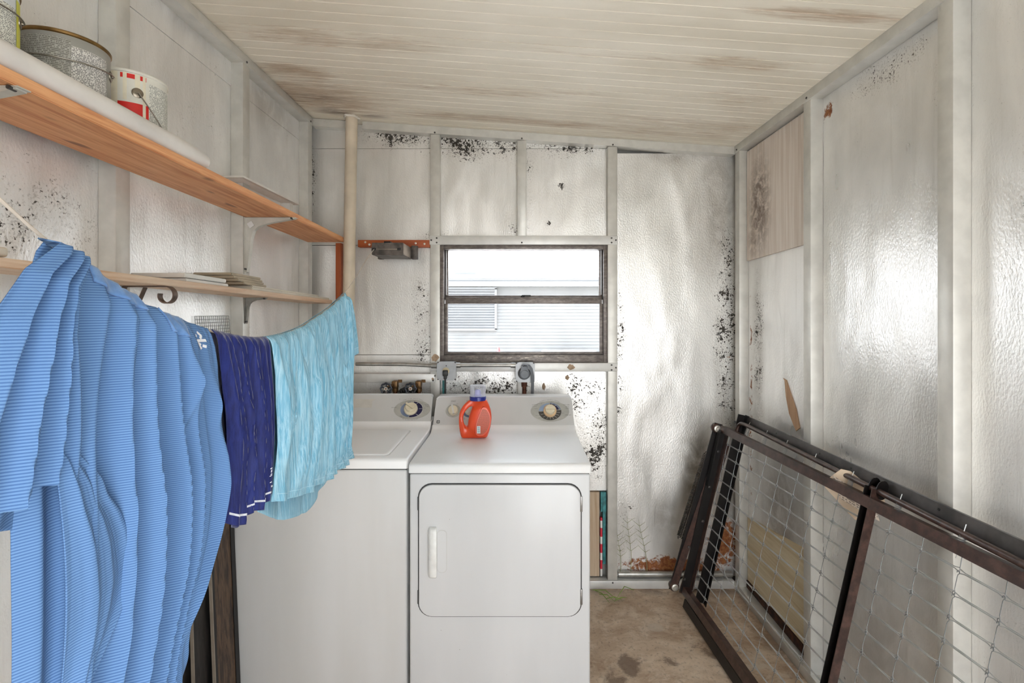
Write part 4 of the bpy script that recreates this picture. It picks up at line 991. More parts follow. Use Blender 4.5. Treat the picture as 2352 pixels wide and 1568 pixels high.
# ================================================================== SHELVES
def pine(name, l, d): return wood(name, lin(*l), lin(*d), 1, 1.0, 0.55, True)
M['pine_top'] = pine('orange_pine', (238, 180, 128), (192, 116, 70))
M['pine_pale'] = pine('pale_pine', (228, 205, 180), (200, 158, 122))
def shelf_z(y): return 1.846 + 0.025 * (2.65 - y)          # underside of the upper shelf
def low_z(y): return 1.544 + 0.023 * (2.65 - y)            # top of the lower shelf
def board(x0, x1, y0, y1, zf, th):
    """sloping board; zf gives the underside"""
    mb = MB(); bm = bmesh.new()
    vs = [bm.verts.new((x, y, zf(y) + h)) for x in (x0, x1) for y in (y0, y1) for h in (0, th)]
    for f in [(0, 1, 3, 2), (4, 6, 7, 5), (0, 4, 5, 1), (2, 3, 7, 6), (0, 2, 6, 4), (1, 5, 7, 3)]: bm.faces.new([vs[i] for i in f])
    bmesh.ops.bevel(bm, geom=bm.edges[:], offset=0.002, segments=2, affect='EDGES'); bm.verts.index_update()
    mb.add([q.co[:] for q in bm.verts], [[q.index for q in f.verts] for f in bm.faces]); bm.free(); return mb
TH = 0.025
solid(board(XL + 0.001, -0.905, 0.25, 2.652, shelf_z, TH), 'upper_shelf', M['pine_top'], 'upper orange pine shelf board carrying the paint cans', 'shelf')
solid(board(XL + 0.001, -0.966, 0.25, 2.652, lambda y: low_z(y) - 0.019, 0.019), 'lower_shelf', M['pine_pale'], 'lower pale pine shelf board carrying the tiles', 'shelf')
mb = MB(); mb.rbox(-0.955, -0.925, 2.668, 2.700, 1.30, shelf_z(2.68) - 0.001, 0.002, 2); solid(mb, 'shelf_post', M['redwood_v'], 'reddish wooden post under the far end of the upper shelf beside the vent pipe', 'post')

M['bracket'] = plain('grey_white_bracket', lin(205, 203, 194), 0.45, 0.2, 0.06, 20)
M['bracket_dark'] = plain('worn_steel_bracket', lin(140, 138, 132), 0.45, 0.5, 0.2, 25)
def bracket(y, ztop, arm, leg, mat, label, w=0.022, name='shelf_bracket', group=None):
    t = thing(name, label, 'bracket', (XL, y, ztop - leg), group)
    q = leg / 0.225
    mb = MB(); x0 = XL + 0.001
    mb.prism([(x0 + a, ztop + b) for a, b in [(0, -leg), (0.003, -leg), (0.003, -0.002), (arm, -0.002), (arm, 0), (0, 0)]], (0, y - w / 2, 0), (1, 0, 0), (0, 0, 1), (0, w, 0)); build(mb, 'flange', mat, t, False)
    web = [(x0 + 0.001, ztop - 0.001), (x0 + 0.001, ztop - leg * 0.98)] + [(x0 + a, ztop + b) for a, b in ((0.010 * q, -leg * 0.97), (0.018 * q, -leg * 0.7), (0.026 * q, -0.085 * q), (0.036 * q, -0.055 * q), (0.055 * q, -0.036 * q), (arm * 0.5, -0.022 * q), (arm * 0.97, -0.005))] + [(x0 + arm * 0.97, ztop - 0.001)]
    mb = MB(); mb.prism(web, (0, y - w * 0.42, 0), (1, 0, 0), (0, 0, 1), (0, w * 0.84, 0)); build(mb, 'web', mat, t, True, 30)
    for a, b in ((arm * 0.93, -0.004), (0.006, -leg * 0.92)):
        mb = MB(); mb.cyl((x0 + a, y - w * 0.1, ztop + b), (0, -1, 0), 0.004, w * 0.55, 10); build(mb, 'screw', M['screw'], t)
    return t
b1 = bracket(2.045, shelf_z(2.045) - 0.001, 0.205, 0.225, M['bracket'], 'large white metal bracket holding the upper shelf near its far end', 0.026)
mb = MB(); c = (XL + 0.028, 2.045 - 0.0125, shelf_z(2.045) - 0.030); mb.obox(c, (0.009, 0, 0.006), (0, 0.0008, 0), (-0.006, 0, 0.009)); build(mb, 'sticker', M['handle_white'], b1, False)
bracket(0.926, shelf_z(0.926) - 0.001, 0.195, 0.225, M['bracket'], 'white metal bracket under the upper shelf below the paint cans', 0.026)
bracket(2.045, low_z(2.045) - 0.019, 0.085, 0.105, M['bracket_dark'], 'small worn steel bracket under the lower shelf', 0.018)
# scrolled iron bracket
sb = thing('scroll_bracket', 'brown iron bracket with a curled tip under the lower shelf', 'bracket', (XL, 1.41, 1.42))
zt = low_z(1.41) - 0.021
M['iron'] = plain('brown_iron', lin(110, 92, 82), 0.5, 0.5, 0.2, 30)
def strip(path, y, w, th, par, name):
    mb = MB(); n = len(path)
    for i, (x, z) in enumerate(path):
        a = path[max(i - 1, 0)]; b = path[min(i + 1, n - 1)]; dx, dz = b[0] - a[0], b[1] - a[1]; l = math.hypot(dx, dz) or 1
        nx, nz = -dz / l * th / 2, dx / l * th / 2
        mb.v += [(x + nx, y - w / 2, z + nz), (x + nx, y + w / 2, z + nz), (x - nx, y + w / 2, z - nz), (x - nx, y - w / 2, z - nz)]
    for i in range(n - 1):
        for k in range(4): mb.f.append((i * 4 + k, i * 4 + (k + 1) % 4, i * 4 + 4 + (k + 1) % 4, i * 4 + 4 + k))
    mb.f += [(3, 2, 1, 0), tuple((n - 1) * 4 + k for k in range(4))]
    return build(mb, name, M['iron'], par)
path = [(XL + 0.003, zt - 0.14), (XL + 0.003, zt - 0.004), (XL + 0.006, zt)] + [(XL + 0.02 + i * 0.02, zt) for i in range(6)]
cx, cz, r0 = XL + 0.122, zt - 0.025, 0.025
for i in range(1, 26):
    a = math.radians(90 - i * 11.5); rr = r0 * (1 - 0.25 * i / 25); path.append((cx + rr * math.cos(a), cz + rr * math.sin(a) + 0.0))
strip(path, 1.41, 0.018, 0.003, sb, 'scrolled_arm')
strip([(XL + 0.004, zt - 0.12), (XL + 0.03, zt - 0.075), (XL + 0.062, zt - 0.003)], 1.41, 0.014, 0.003, sb, 'brace')

# ---- things on the upper shelf
M['trimwhite'] = plain('white_plastic_trim', lin(226, 222, 216), 0.55, 0, 0.05, 6, 0.15, 60)
mb = MB(); ys = [0.3 + 1.215 * i / 24 for i in range(25)]
ring = []
for i, y in enumerate(ys):
    q = 1.0 if i < 23 else (0.93 if i == 23 else 0.72)
    zb = shelf_z(y) + TH + 0.0005
    for j in range(18):
        a = 2 * math.pi * j / 18; mb.v.append((-0.937 + 0.029 * q * math.cos(a), y, zb + 0.029 + 0.029 * q * math.sin(a)))
for i in range(24):
    for j in range(18): mb.f.append((i * 18 + j, (i + 1) * 18 + j, (i + 1) * 18 + (j + 1) % 18, i * 18 + (j + 1) % 18))
mb.f += [tuple(range(18)), tuple(24 * 18 + j for j in range(18))[::-1]]
solid(mb, 'white_tube', M['trimwhite'], 'long white plastic tube lying along the front edge of the upper shelf', 'tube')

def print_mat(name, bg, ink, lines=230.0, dens=0.46, glyph=420.0, blank=0.0):
    t = NT(name); s = t.sep(t.uv())
    line = t.math('GREATER_THAN', t.math('FRACT', t.math('MULTIPLY', s[1], lines)), 0.42)
    row = t.math('FLOOR', t.math('MULTIPLY', s[1], lines))
    cmb = t.n.new('ShaderNodeCombineXYZ'); t.link(t.math('MULTIPLY', s[0], glyph), cmb.inputs[0]); t.link(t.math('MULTIPLY', row, 7.3), cmb.inputs[1])
    gl = t.math('GREATER_THAN', t.noise(cmb.outputs[0], 1.0, 1, 0.4), dens)
    m = t.math('MULTIPLY', line, gl)
    t.inp('Base Color', t.mix(t.math('MULTIPLY', m, 0.8), bg, ink)); t.inp('Roughness', 0.4); return t.m
def wrap(c, r, z0, z1, a0, a1, mat, name, par, n=28):
    """label wrapped round a can, angles in degrees, with uv in metres"""
    mb = MB(); mb.uv = []
    for z in (z0, z1):
        for i in range(n + 1):
            a = math.radians(a0 + (a1 - a0) * i / n); mb.v.append((c[0] + r * math.cos(a), c[1] + r * math.sin(a), z)); mb.uv.append((r * math.radians(a1 - a0) * i / n, z))
    for i in range(n): mb.f.append((i, i + 1, n + 2 + i, n + 1 + i))
    return build(mb, name, mat, par)
M['tin'] = plain('can_tin', lin(150, 140, 125), 0.3, 0.85, 0.15, 20)
M['goldrim'] = plain('gold_lacquer_rim', lin(150, 118, 72), 0.3, 0.85, 0.2, 20)
M['wire'] = plain('bail_wire', lin(165, 160, 150), 0.35, 0.85)
def bail(c, r, z, ang, drop, par, swing=1):
    """wire handle hanging from two ears, swung down round the can"""
    a = math.radians(ang); d = Vector((math.cos(a), math.sin(a), 0)); s = Vector((-math.sin(a), math.cos(a), 0)) * swing
    cc = Vector((c[0], c[1], z)); pts = []
    for i in range(33):
        u = math.pi * i / 32; pts.append(cc + d * (r + 0.007) * math.cos(u) + s * (r + 0.007) * math.sin(u) - Vector((0, 0, drop * math.sin(u))))
    mb = MB(); mb.tube(pts, 0.0017, 6); build(mb, 'bail_handle', M['wire'], par)
    for q in (1, -1):
        mb = MB(); mb.lathe([(0.013, 0), (0.013, 0.002), (0.009, 0.004), (0.004, 0.004), (0.004, 0.007), (1e-5, 0.0072)], cc + d * q * (r - 0.001), d * q, 20); build(mb, 'ear', M['tin'], par)
def can(name, label, c, r, h, body, rim, ang, drop, swing=1):
    z0 = shelf_z(c[1]) + TH + 0.0035; t = thing(name, label, 'paint can', (c[0], c[1], z0), 'paint cans')
    mb = MB(); mb.lathe([(1e-5, 0.004), (r - 0.004, 0.004), (r - 0.001, 0.0), (r + 0.001, 0.003), (r, 0.007), (r, h - 0.009)], (c[0], c[1], z0), (0, 0, 1), 48); build(mb, 'body', body, t)
    mb = MB(); mb.lathe([(r, h - 0.009), (r + 0.0025, h - 0.007), (r + 0.003, h - 0.003), (r + 0.001, h), (r - 0.006, h - 0.001), (r - 0.008, h - 0.006), (r - 0.018, h - 0.006), (r - 0.020, h - 0.002), (1e-5, h - 0.003)], (c[0], c[1], z0), (0, 0, 1), 48); build(mb, 'rim', rim, t)
    if drop is not None: bail(c, r, z0 + h * 0.72, ang, drop, t, swing)
    return t, z0
M['can_grey'] = plain('grey_can_paint', lin(158, 157, 150), 0.35, 0.3, 0.06, 8)
M['can_cream'] = plain('cream_can', lin(226, 224, 212), 0.4, 0, 0.06, 10)
M['can_white'] = plain('white_can', lin(214, 218, 218), 0.4, 0, 0.04, 10)
M['txt_grey'] = print_mat('grey_label_print', lin(168, 166, 158), lin(92, 90, 82), 260, 0.44, 380)
M['txt_white'] = print_mat('white_label_print', lin(214, 212, 206), lin(40, 40, 40), 300, 0.47, 420)
M['txt_small'] = print_mat('fine_label_print', lin(222, 222, 212), lin(96, 100, 96), 300, 0.46, 420)
M['red_band'] = plain('red_label', lin(214, 34, 26), 0.4)
M['yellow_band'] = plain('yellow_label', lin(216, 214, 66), 0.4)
M['drip'] = plain('dried_cream_paint', lin(228, 220, 196), 0.5)
c = (-1.052, 1.181); gc, z0 = can('paint_can', 'large grey paint can with printed label on the upper shelf', c, 0.083, 0.190, M['can_grey'], M['goldrim'], 32, 0.012, -1)
wrap(c, 0.0834, z0 + 0.012, z0 + 0.172, -138, -42, M['txt_grey'], 'grey_label', gc); wrap(c, 0.0836, z0 + 0.012, z0 + 0.160, -41, 12, M['txt_white'], 'white_label', gc)
c = (-1.052, 1.385); wc_, z0 = can('paint_can', 'small cream and red paint can with a wire handle on the upper shelf', c, 0.080, 0.205, M['can_cream'], M['can_cream'], -44, 0.115, 1)
wrap(c, 0.0803, z0 + 0.012, z0 + 0.120, -150, -26, M['red_band'], 'red_label', wc_); wrap(c, 0.0803, z0 + 0.182, z0 + 0.194, -70, -30, M['red_band'], 'red_label', wc_)
wrap(c, 0.0805, z0 + 0.012, z0 + 0.180, -25, 34, M['txt_small'], 'printed_label', wc_)
for a, w, l in ((-104, 7, 0.05), (-84, 10, 0.075), (-66, 6, 0.06), (-48, 8, 0.045), (-36, 5, 0.10)): wrap(c, 0.0808, z0 + 0.185 - l, z0 + 0.196, a, a + w, M['drip'], 'paint_drip', wc_, 4)
c = (-1.052, 0.955); lc, z0 = can('paint_can', 'white paint can with a yellow striped label on the upper shelf', c, 0.083, 0.190, M['can_white'], M['goldrim'], 40, 0.0, -1)
wrap(c, 0.0834, z0 + 0.012, z0 + 0.150, -110, 22, M['txt_small'], 'printed_label', lc); wrap(c, 0.0836, z0 + 0.010, z0 + 0.172, 24, 60, M['yellow_band'], 'yellow_stripe', lc)

# ---- air register leaning on the wall at the back of the shelf
M['regwhite'] = plain('white_register_plastic', lin(232, 230, 224), 0.4, 0, 0.03)
rg = thing('air_register', 'white louvred air register lying on its damper box on the upper shelf', 'air register', (-1.095, 2.22, shelf_z(2.2) + TH))
def rbar(x0, x1, y0, y1, z0, z1, name, tilt=0.0):
    mb = MB(); ct, st = math.cos(tilt), math.sin(tilt)
    mb.obox(((x0 + x1) / 2, (y0 + y1) / 2, (z0 + z1) / 2), (ct * (x1 - x0) / 2, 0, st * (x1 - x0) / 2), (0, (y1 - y0) / 2, 0), (-st * (z1 - z0) / 2, 0, ct * (z1 - z0) / 2)); return build(mb, name, M['regwhite'], rg, False)
RZ = 2.002
rbar(-1.066, -1.052, 1.95, 2.455, RZ - 0.004, RZ + 0.003, 'frame_bar'); rbar(-1.142, -1.134, 1.95, 2.455, RZ - 0.004, RZ + 0.003, 'frame_bar')
rbar(-1.134, -1.066, 1.95, 1.966, RZ - 0.004, RZ + 0.003, 'frame_bar'); rbar(-1.134, -1.066, 2.436, 2.455, RZ - 0.004, RZ + 0.003, 'frame_bar')
for i in range(6): rbar(-1.080 - i * 0.0105, -1.070 - i * 0.0105, 1.966, 2.436, RZ - 0.004, RZ - 0.002, 'louvre', 0.6)
rbar(-1.140, -1.118, 2.09, 2.44, shelf_z(2.09) + TH + 0.001, RZ - 0.005, 'damper_box')
rbar(-1.118, -1.075, 2.40, 2.436, shelf_z(2.40) + TH + 0.001, RZ - 0.005, 'damper_box')
# ---- tiles on the lower shelf
M['tile_white'] = plain('white_tile', lin(226, 222, 214), 0.5, 0, 0.03, 8, 0.1, 60)
M['tile_tan'] = plain('tan_tile', lin(178, 164, 140), 0.6, 0, 0.08, 12, 0.2, 70)
M['tile_cream'] = plain('cream_tile', lin(214, 206, 190), 0.55, 0, 0.05, 10, 0.1, 60)
def tile(x0, x1, y0, y1, lift, th, mat, label, group):
    solid(board(x0, x1, y0, y1, lambda y: low_z(y) + lift + 0.0005, th), 'floor_tile', mat, label, 'tile', group=group)
tile(-1.140, -0.978, 1.500, 1.720, 0.0, 0.010, M['tile_white'], 'white tile lying on the lower shelf, bottom of the white pair', 'tiles on the lower shelf')
tile(-1.135, -0.974, 1.488, 1.700, 0.0115, 0.013, M['tile_white'], 'white tile lying on the lower shelf, top of the white pair', 'tiles on the lower shelf')
for i, (xa, xb, ya, yb, th, mm, lb) in enumerate([(-1.09, -0.970, 1.86, 2.62, 0.0085, 'tile_cream', 'long cream tile, lowest of the tan stack on the lower shelf'), (-1.09, -0.978, 1.875, 2.50, 0.008, 'tile_cream', 'cream tile second from the bottom of the tan stack'),
        (-1.13, -0.985, 1.83, 1.995, 0.009, 'tile_tan', 'tan tile third from the bottom of the tan stack'), (-1.13, -0.990, 1.80, 1.985, 0.009, 'tile_tan', 'tan tile fourth from the bottom of the tan stack'), (-1.135, -0.998, 1.785, 1.99, 0.009, 'tile_tan', 'tan tile second from the top of the tan stack'), (-1.135, -1.0, 1.777, 1.98, 0.009, 'tile_tan', 'topmost tan tile of the stack on the lower shelf')]):
    tile(xa, xb, ya, yb, [0.0, 0.0090, 0.0175, 0.0270, 0.0365, 0.0460][i], th, M[mm], lb, 'tiles on the lower shelf')
mb = MB(); mb.rbox(-1.09, -0.985, 0.84, 0.985, low_z(0.84) + 0.0005, low_z(0.84) + 0.020, 0.006, 3)
solid(mb, 'pale_dish', M['tile_cream'], 'flat pale dish on the lower shelf left of the striped shirt', 'dish')
# ---- square of wire mesh against the wall
M['meshwire'] = plain('grey_mesh_wire', lin(120, 122, 120), 0.4, 0.7)
mb = MB(); ya, yb, za, zb_ = 1.795, 2.005, 1.22, 1.466
def mx(z): return -1.120 - 0.02 * (z - za) / (zb_ - za)
n = 17
for i in range(n + 1):
    y = ya + (yb - ya) * i / n; mb.tube([(mx(za), y, za), (mx(zb_), y, zb_)], 0.0008, 5)
n = 20
for i in range(n + 1):
    z = za + (zb_ - za) * i / n; mb.tube([(mx(z), ya, z), (mx(z), yb, z)], 0.0008, 5)
solid(mb, 'wire_mesh', M['meshwire'], 'square of grey wire mesh against the left wall below the lower shelf', 'wire mesh')

# ---- dark screens leaning between the left wall and the washer
def screen_mat(name, a, b):
    t = NT(name); c = t.co(); n = t.noise(t.mapv(c, (5, 12, 2)), 6, 6, 0.7, 0.5)
    col = t.mix(t.rng(n, 0.38, 0.62), a, b)
    scr = t.rng(t.noise(t.mapv(c, (1, 30, 30), rot=(0.6, 0, 0)), 3, 4, 0.75), 0.66, 0.72)
    s = t.sep(c); w = t.math('GREATER_THAN', t.math('FRACT', t.math('MULTIPLY', s[2], 260)), 0.5)
    col = t.mix(t.math('MULTIPLY', w, 0.35), col, tuple(q * 0.35 for q in a))
    t.inp('Base Color', t.mix(t.math('MULTIPLY', scr, 0.6), col, lin(170, 150, 130))); t.inp('Roughness', 0.5); return t.m
M['scr_brown'] = screen_mat('brown_mesh_cloth', lin(40, 26, 18), lin(104, 80, 60)); M['scr_black'] = screen_mat('black_mesh_cloth', lin(16, 14, 14), lin(44, 40, 38))
M['scr_edge'] = plain('pale_screen_edge', lin(168, 156, 142), 0.4, 0.5)
M['blackframe'] = plain('black_screen_frame', lin(22, 20, 20), 0.4, 0.3)
def screen(x, y0, y1, h, mat, label, lean=0.03):
    t = thing('window_screen', label, 'screen', (x, (y0 + y1) / 2, 0.0), 'screens beside the washing machine')
    f = lambda z: x - lean * z / h
    def slab(ya, yb, z0, z1, d0, d1, m, nm):
        mb = MB(); mb.add([(f(z) + d, y, z) for d in (d0, d1) for y in (ya, yb) for z in (z0, z1)], [(0, 1, 3, 2), (4, 6, 7, 5), (0, 4, 5, 1), (2, 3, 7, 6), (0, 2, 6, 4), (1, 5, 7, 3)]); build(mb, nm, m, t, False)
    slab(y0 + 0.016, y1 - 0.02, 0.02, h - 0.02, -0.002, 0.001, mat, 'screen_cloth')
    slab(y0, y0 + 0.003, 0.0, h, -0.006, 0.005, M['scr_edge'], 'frame_edge')
    slab(y0 + 0.003, y0 + 0.018, 0.0, h, -0.006, 0.004, M['blackframe'], 'frame_bar'); slab(y1 - 0.025, y1, 0.0, h, -0.006, 0.004, M['blackframe'], 'frame_bar')
    slab(y0 + 0.018, y1 - 0.025, h - 0.02, h, -0.006, 0.004, M['blackframe'], 'frame_bar'); slab(y0 + 0.018, y1 - 0.025, 0.0, 0.02, -0.006, 0.004, M['blackframe'], 'frame_bar')
screen(-1.050, 1.772, 1.925, 0.745, M['scr_brown'], 'brown mesh screen leaning beside the washing machine, foremost of three')
screen(-1.072, 1.690, 1.923, 0.755, M['scr_black'], 'black mesh screen leaning beside the washing machine, middle of three', 0.022)
screen(-1.094, 1.50, 1.921, 0.765, M['scr_black'], 'black mesh screen nearest the left wall beside the washing machine', 0.016)

# ================================================================== CLOTHESLINE AND CLOTHES
def line_x(y): return -0.359 - 0.141 * y
LY = [-0.70, 0.0, 0.409, 0.45, 0.578, 0.77, 1.0, 1.29, 1.83, 2.494]
LZ = [2.02, 1.745, 1.572, 1.547, 1.493, 1.452, 1.430, 1.449, 1.557, 1.790]
line_z = spline(LY, LZ)
M['cord'] = plain('white_cord', lin(206, 194, 180), 0.7)
mb = MB(); mb.tube([(line_x(y) if y < 2.3 else line_x(2.3) + (y - 2.3) * (-0.703 - line_x(2.3)) / 0.194, y, line_z(y)) for y in [-0.70 + 3.194 * i / 90 for i in range(91)]], 0.0015, 8)
solid(mb, 'clothesline', M['cord'], 'thin white clothesline sagging from the reel box across the room', 'clothesline')
NX, NY = 0.990, 0.140                      # horizontal normal of the line, toward the room
def lineY(px, off=0.0): return (-0.359 + 0.99 * off) / ((px - VPX) / F + 0.141)
def lz(px, y, off=0.0): return CAM_Z - (y - VPY) * lineY(px, off) / F     # height of a measured point on the plane of the line

class Sheet:
    """cloth hanging from the line: s across (0..1), v down (0..1)"""
    def __init__(s, left, right, bottom, ridges, off=0.006, side=1, wr=0.0, seed=1, top=None, gather=0.03, nw=26, bulge=0.0, deep=1.0):
        s.deep = deep; s.wmax = wr * 1.1
        s.left, s.right, s.bottom, s.off, s.side, s.bulge = left, right, bottom, off, side, bulge
        s.rid = ridges; s.top = top; s.gather = gather
        rr = random.Random(seed); s.w = [(rr.random(), rr.uniform(-0.12, 0.12), rr.uniform(0.006, 0.022), rr.uniform(0.3, 1.0) * wr * rr.choice((1, 1, -0.6)), rr.uniform(-0.1, 0.5), rr.uniform(0.5, 1.1)) for _ in range(nw)] if wr else []
    def yz(s, a, v):
        z_guess = 1.5 - 0.45 * v
        yt0, yt1 = s.left(0), s.right(0); Y0_ = s.left(v); Y1_ = s.right(v)
        y = Y0_ + (Y1_ - Y0_) * a; yt = yt0 + (yt1 - yt0) * a
        zt = s.top(a) if s.top else line_z(yt) + 0.002
        zb = s.bottom(a)
        return y, zt + (zb - zt) * v
    def fold(s, a, v):
        g = min(1.0, v / 0.06) ; amp = 0.55 + 0.45 * min(1, v / 0.4); d = 0.0
        for (a0, a1, w, h, v0, v1) in s.rid:
            t = (a - (a0 + (a1 - a0) * v)) / w
            e = 1.0
            if v < v0: e = max(0, 1 - (v0 - v) / 0.10)
            if v > v1: e = max(0, 1 - (v - v1) / 0.15)
            e = e * e * (3 - 2 * e)
            d += h * e * math.exp(-abs(t) ** 1.45)
        wsum = 0.0
        for (a0, da, w, h, v0, v1) in s.w:
            t = (a - (a0 + da * v)) / w
            if abs(t) > 3: continue
            e = max(0.0, min(1.0, (v - v0) / 0.15)) * max(0.0, min(1.0, (v1 - v) / 0.15))
            wsum += h * e * math.exp(-t * t)
        d += max(-s.wmax, min(s.wmax, wsum))
        return d * amp * (0.35 + 0.65 * g) * s.deep
    def at(s, a, v, lift=0.0):
        y, z = s.yz(a, v); h = s.off * min(1, v / 0.03 + 0.25) + s.fold(a, v) + s.bulge * math.sin(math.pi * min(1, v)) + lift
        x = line_x(y) + NX * h * s.side; return (x, y + NY * h * s.side, z)
    def mesh(s, mb, na, nv, v0=0.0, v1=1.0, a0=0.0, a1=1.0, lift=0.0):
        if mb.uv is None: mb.uv = []
        o = len(mb.v)
        for i in range(na + 1):
            a = a0 + (a1 - a0) * i / na; run = 0.0; prev = None
            for j in range(nv + 1):
                v = v0 + (v1 - v0) * j / nv; p = s.at(a, v, lift); mb.v.append(p); mb.uv.append((a, 1.5 - p[2]))
        k = nv + 1
        for i in range(na):
            for j in range(nv):
                q = (o + i * k + j, o + (i + 1) * k + j, o + (i + 1) * k + j + 1, o + i * k + j + 1)
                mb.f.append(q if s.side < 0 else q[::-1])
def thicken(o, th=0.0012):
    m = o.modifiers.new('cloth_thickness', 'SOLIDIFY'); m.thickness = th; m.offset = 0; return o

def cloth_mat(name, a, b, stripe=None, sheen=0.2, nb=(40, 40, 6), bs=0.25, rough=0.85, tint=None):
    t = NT(name); c = t.co()
    n = t.noise(t.mapv(c, nb), 3.0, 4, 0.6)
    if stripe:
        s = t.sep(t.uv()); f = t.math('FRACT', t.math('MULTIPLY', s[1], stripe))
        m = t.rng(t.math('ABSOLUTE', t.math('SUBTRACT', f, 0.5)), 0.10, 0.34)
        col = t.mix(m, a, b)
    else: col = t.mix(t.rng(n, 0.3, 0.7), a, b)
    t.inp('Base Color', col); t.inp('Roughness', rough); t.inp('Sheen Weight', sheen); t.inp('Specular IOR Level', 0.25)
    weave = t.noise(c, 900, 2); t.bump(t.math('ADD', t.math('MULTIPLY', weave, 0.0004), t.math('MULTIPLY', n, 0.004)), bs, 1.0)
    return t.m
M['polo'] = cloth_mat('striped_blue_jersey', lin(74, 108, 156), lin(106, 142, 186), 410.0, 0.0, (10, 10, 3), 0.25)
M['polo_plain'] = cloth_mat('blue_rib', lin(92, 130, 182), lin(110, 148, 198), None, 0.25, (30, 30, 30), 0.2)
M['navy'] = cloth_mat('navy_jersey', lin(10, 22, 84), lin(24, 40, 112), None, 0.3, (60, 60, 5), 0.3, 0.55)
M['sky'] = cloth_mat('light_blue_cotton', lin(112, 176, 206), lin(172, 214, 232), None, 0.05, (70, 70, 5), 0.8)
M['tee_seam'] = plain('pale_blue_thread', lin(176, 218, 236), 0.8)
M['stitch'] = plain('white_stitching', lin(205, 208, 214), 0.8, 0, 0.1, 200)
M['logo'] = plain('white_embroidery', lin(236, 238, 242), 0.8)

# --- light blue t-shirt
tee = thing('light_blue_shirt', 'wrinkled light blue t-shirt hanging on the clothesline in front of the washer', 'shirt', (-0.55, 1.4, 0.8))
tl = lerp_pts([0, 0.25, 0.5, 0.8, 1], [lineY(608), lineY(617), lineY(619), lineY(611), lineY(604)])
tr_ = lerp_pts([0, 0.3, 0.6, 0.9, 1], [lineY(791), lineY(797), lineY(795), lineY(790), lineY(797)])
hem_px = [(604, 1153), (640, 1150), (690, 1131), (735, 1105), (780, 1068), (797, 1045)]
bot_f = lerp_pts([(lineY(p) - lineY(604)) / (lineY(797) - lineY(604)) for p, _ in hem_px], [lz(p, y) for p, y in hem_px])
tee_r = [(0.02, 0.03, 0.02, 0.012, 0.05, 1), (0.10, 0.06, 0.03, 0.013, 0, 1), (0.20, 0.22, 0.03, 0.010, 0, 1), (0.33, 0.30, 0.04, 0.016, 0, 1), (0.45, 0.48, 0.025, 0.010, 0, 1), (0.55, 0.57, 0.03, 0.016, 0, 1), (0.67, 0.66, 0.025, 0.012, 0, 1), (0.75, 0.78, 0.03, 0.018, 0, 1), (0.86, 0.85, 0.03, 0.016, 0, 1), (0.94, 0.95, 0.02, 0.018, 0, 1)]
tf = Sheet(tl, tr_, bot_f, tee_r, 0.008, 1, 0.0085, 5, nw=110, deep=1.5)
mb = MB(); tf.mesh(mb, 190, 110); front = thicken(build(mb, 'front_drape', M['sky'], tee, True, 80))
mb = MB(); tf.mesh(mb, 150, 3, 0.955, 0.959, 0.01, 0.99, 0.0012); build(mb, 'hem_seam', M['tee_seam'], front, True, 80)
hem_pb = [(602, 1162), (640, 1168), (680, 1166), (735, 1140), (765, 1095), (797, 1035)]
bot_b = lerp_pts([(lineY(p) - lineY(602)) / (lineY(797) - lineY(602)) for p, _ in hem_pb], [lz(p, y) - 0.012 for p, y in hem_pb])
tb = Sheet(tl, lerp_pts([0, 1], [lineY(791), lineY(775)]), bot_b, [(0.2, 0.22, 0.06, 0.012, 0, 1), (0.5, 0.5, 0.06, 0.012, 0, 1), (0.8, 0.76, 0.06, 0.012, 0, 1)], 0.010, -1, 0.004, 6)
mb = MB(); tb.mesh(mb, 90, 60); thicken(build(mb, 'back_drape', M['sky'], tee, True, 80))
# sleeve at the far end
sl_t = lambda a: line_z(lineY(784) + (lineY(791) - lineY(784)) * a) - 0.01
ss = Sheet(lerp_pts([0, 0.5, 1], [lineY(786), lineY(788), lineY(788)]), lerp_pts([0, 0.4, 0.8, 1], [lineY(791), lineY(799), lineY(807), lineY(809)]), lerp_pts([0, 1], [lz(790, 836), lz(809, 805)]), [(0.35, 0.3, 0.15, 0.012, 0, 1), (0.8, 0.8, 0.15, 0.014, 0, 1)], 0.016, 1, 0.003, 9, top=sl_t)
mb = MB(); ss.mesh(mb, 30, 40); slv = thicken(build(mb, 'sleeve', M['sky'], tee, True, 80))
mb = MB(); ss.mesh(mb, 30, 2, 0.88, 0.89, 0, 1, 0.0012); build(mb, 'cuff_seam', M['tee_seam'], slv, True, 80)

# --- navy garment
nv = thing('navy_top', 'dark navy athletic top with white hem stitching hanging between the two lighter shirts', 'shirt', (-0.49, 0.88, 0.95))
nl = lerp_pts([0, 0.3, 0.6, 1], [lineY(481), lineY(494), lineY(506), lineY(494)])
nr = lerp_pts([0, 0.3, 0.6, 1], [lineY(609), lineY(611), lineY(612), lineY(604)])
hp = [(494, 1196), (510, 1214), (530, 1206), (545, 1178), (550, 1140), (554, 1148), (560, 1174), (575, 1172), (590, 1150), (604, 1128)]
nb = lerp_pts([(lineY(p) - lineY(494)) / (lineY(604) - lineY(494)) for p, _ in hp], [lz(p, y) for p, y in hp])
nrid = [(0.05, 0.10, 0.05, 0.016, 0, 1), (0.14, 0.28, 0.035, 0.014, 0, 1), (0.26, 0.40, 0.035, 0.016, 0, 1), (0.40, 0.47, 0.03, 0.012, 0, 0.9), (0.52, 0.62, 0.04, 0.018, 0, 1), (0.66, 0.72, 0.03, 0.012, 0, 1), (0.78, 0.84, 0.05, 0.014, 0, 1), (0.93, 0.95, 0.04, 0.010, 0, 1)]
nf = Sheet(nl, nr, nb, nrid, 0.006, 1, 0.003, 3, deep=1.3)
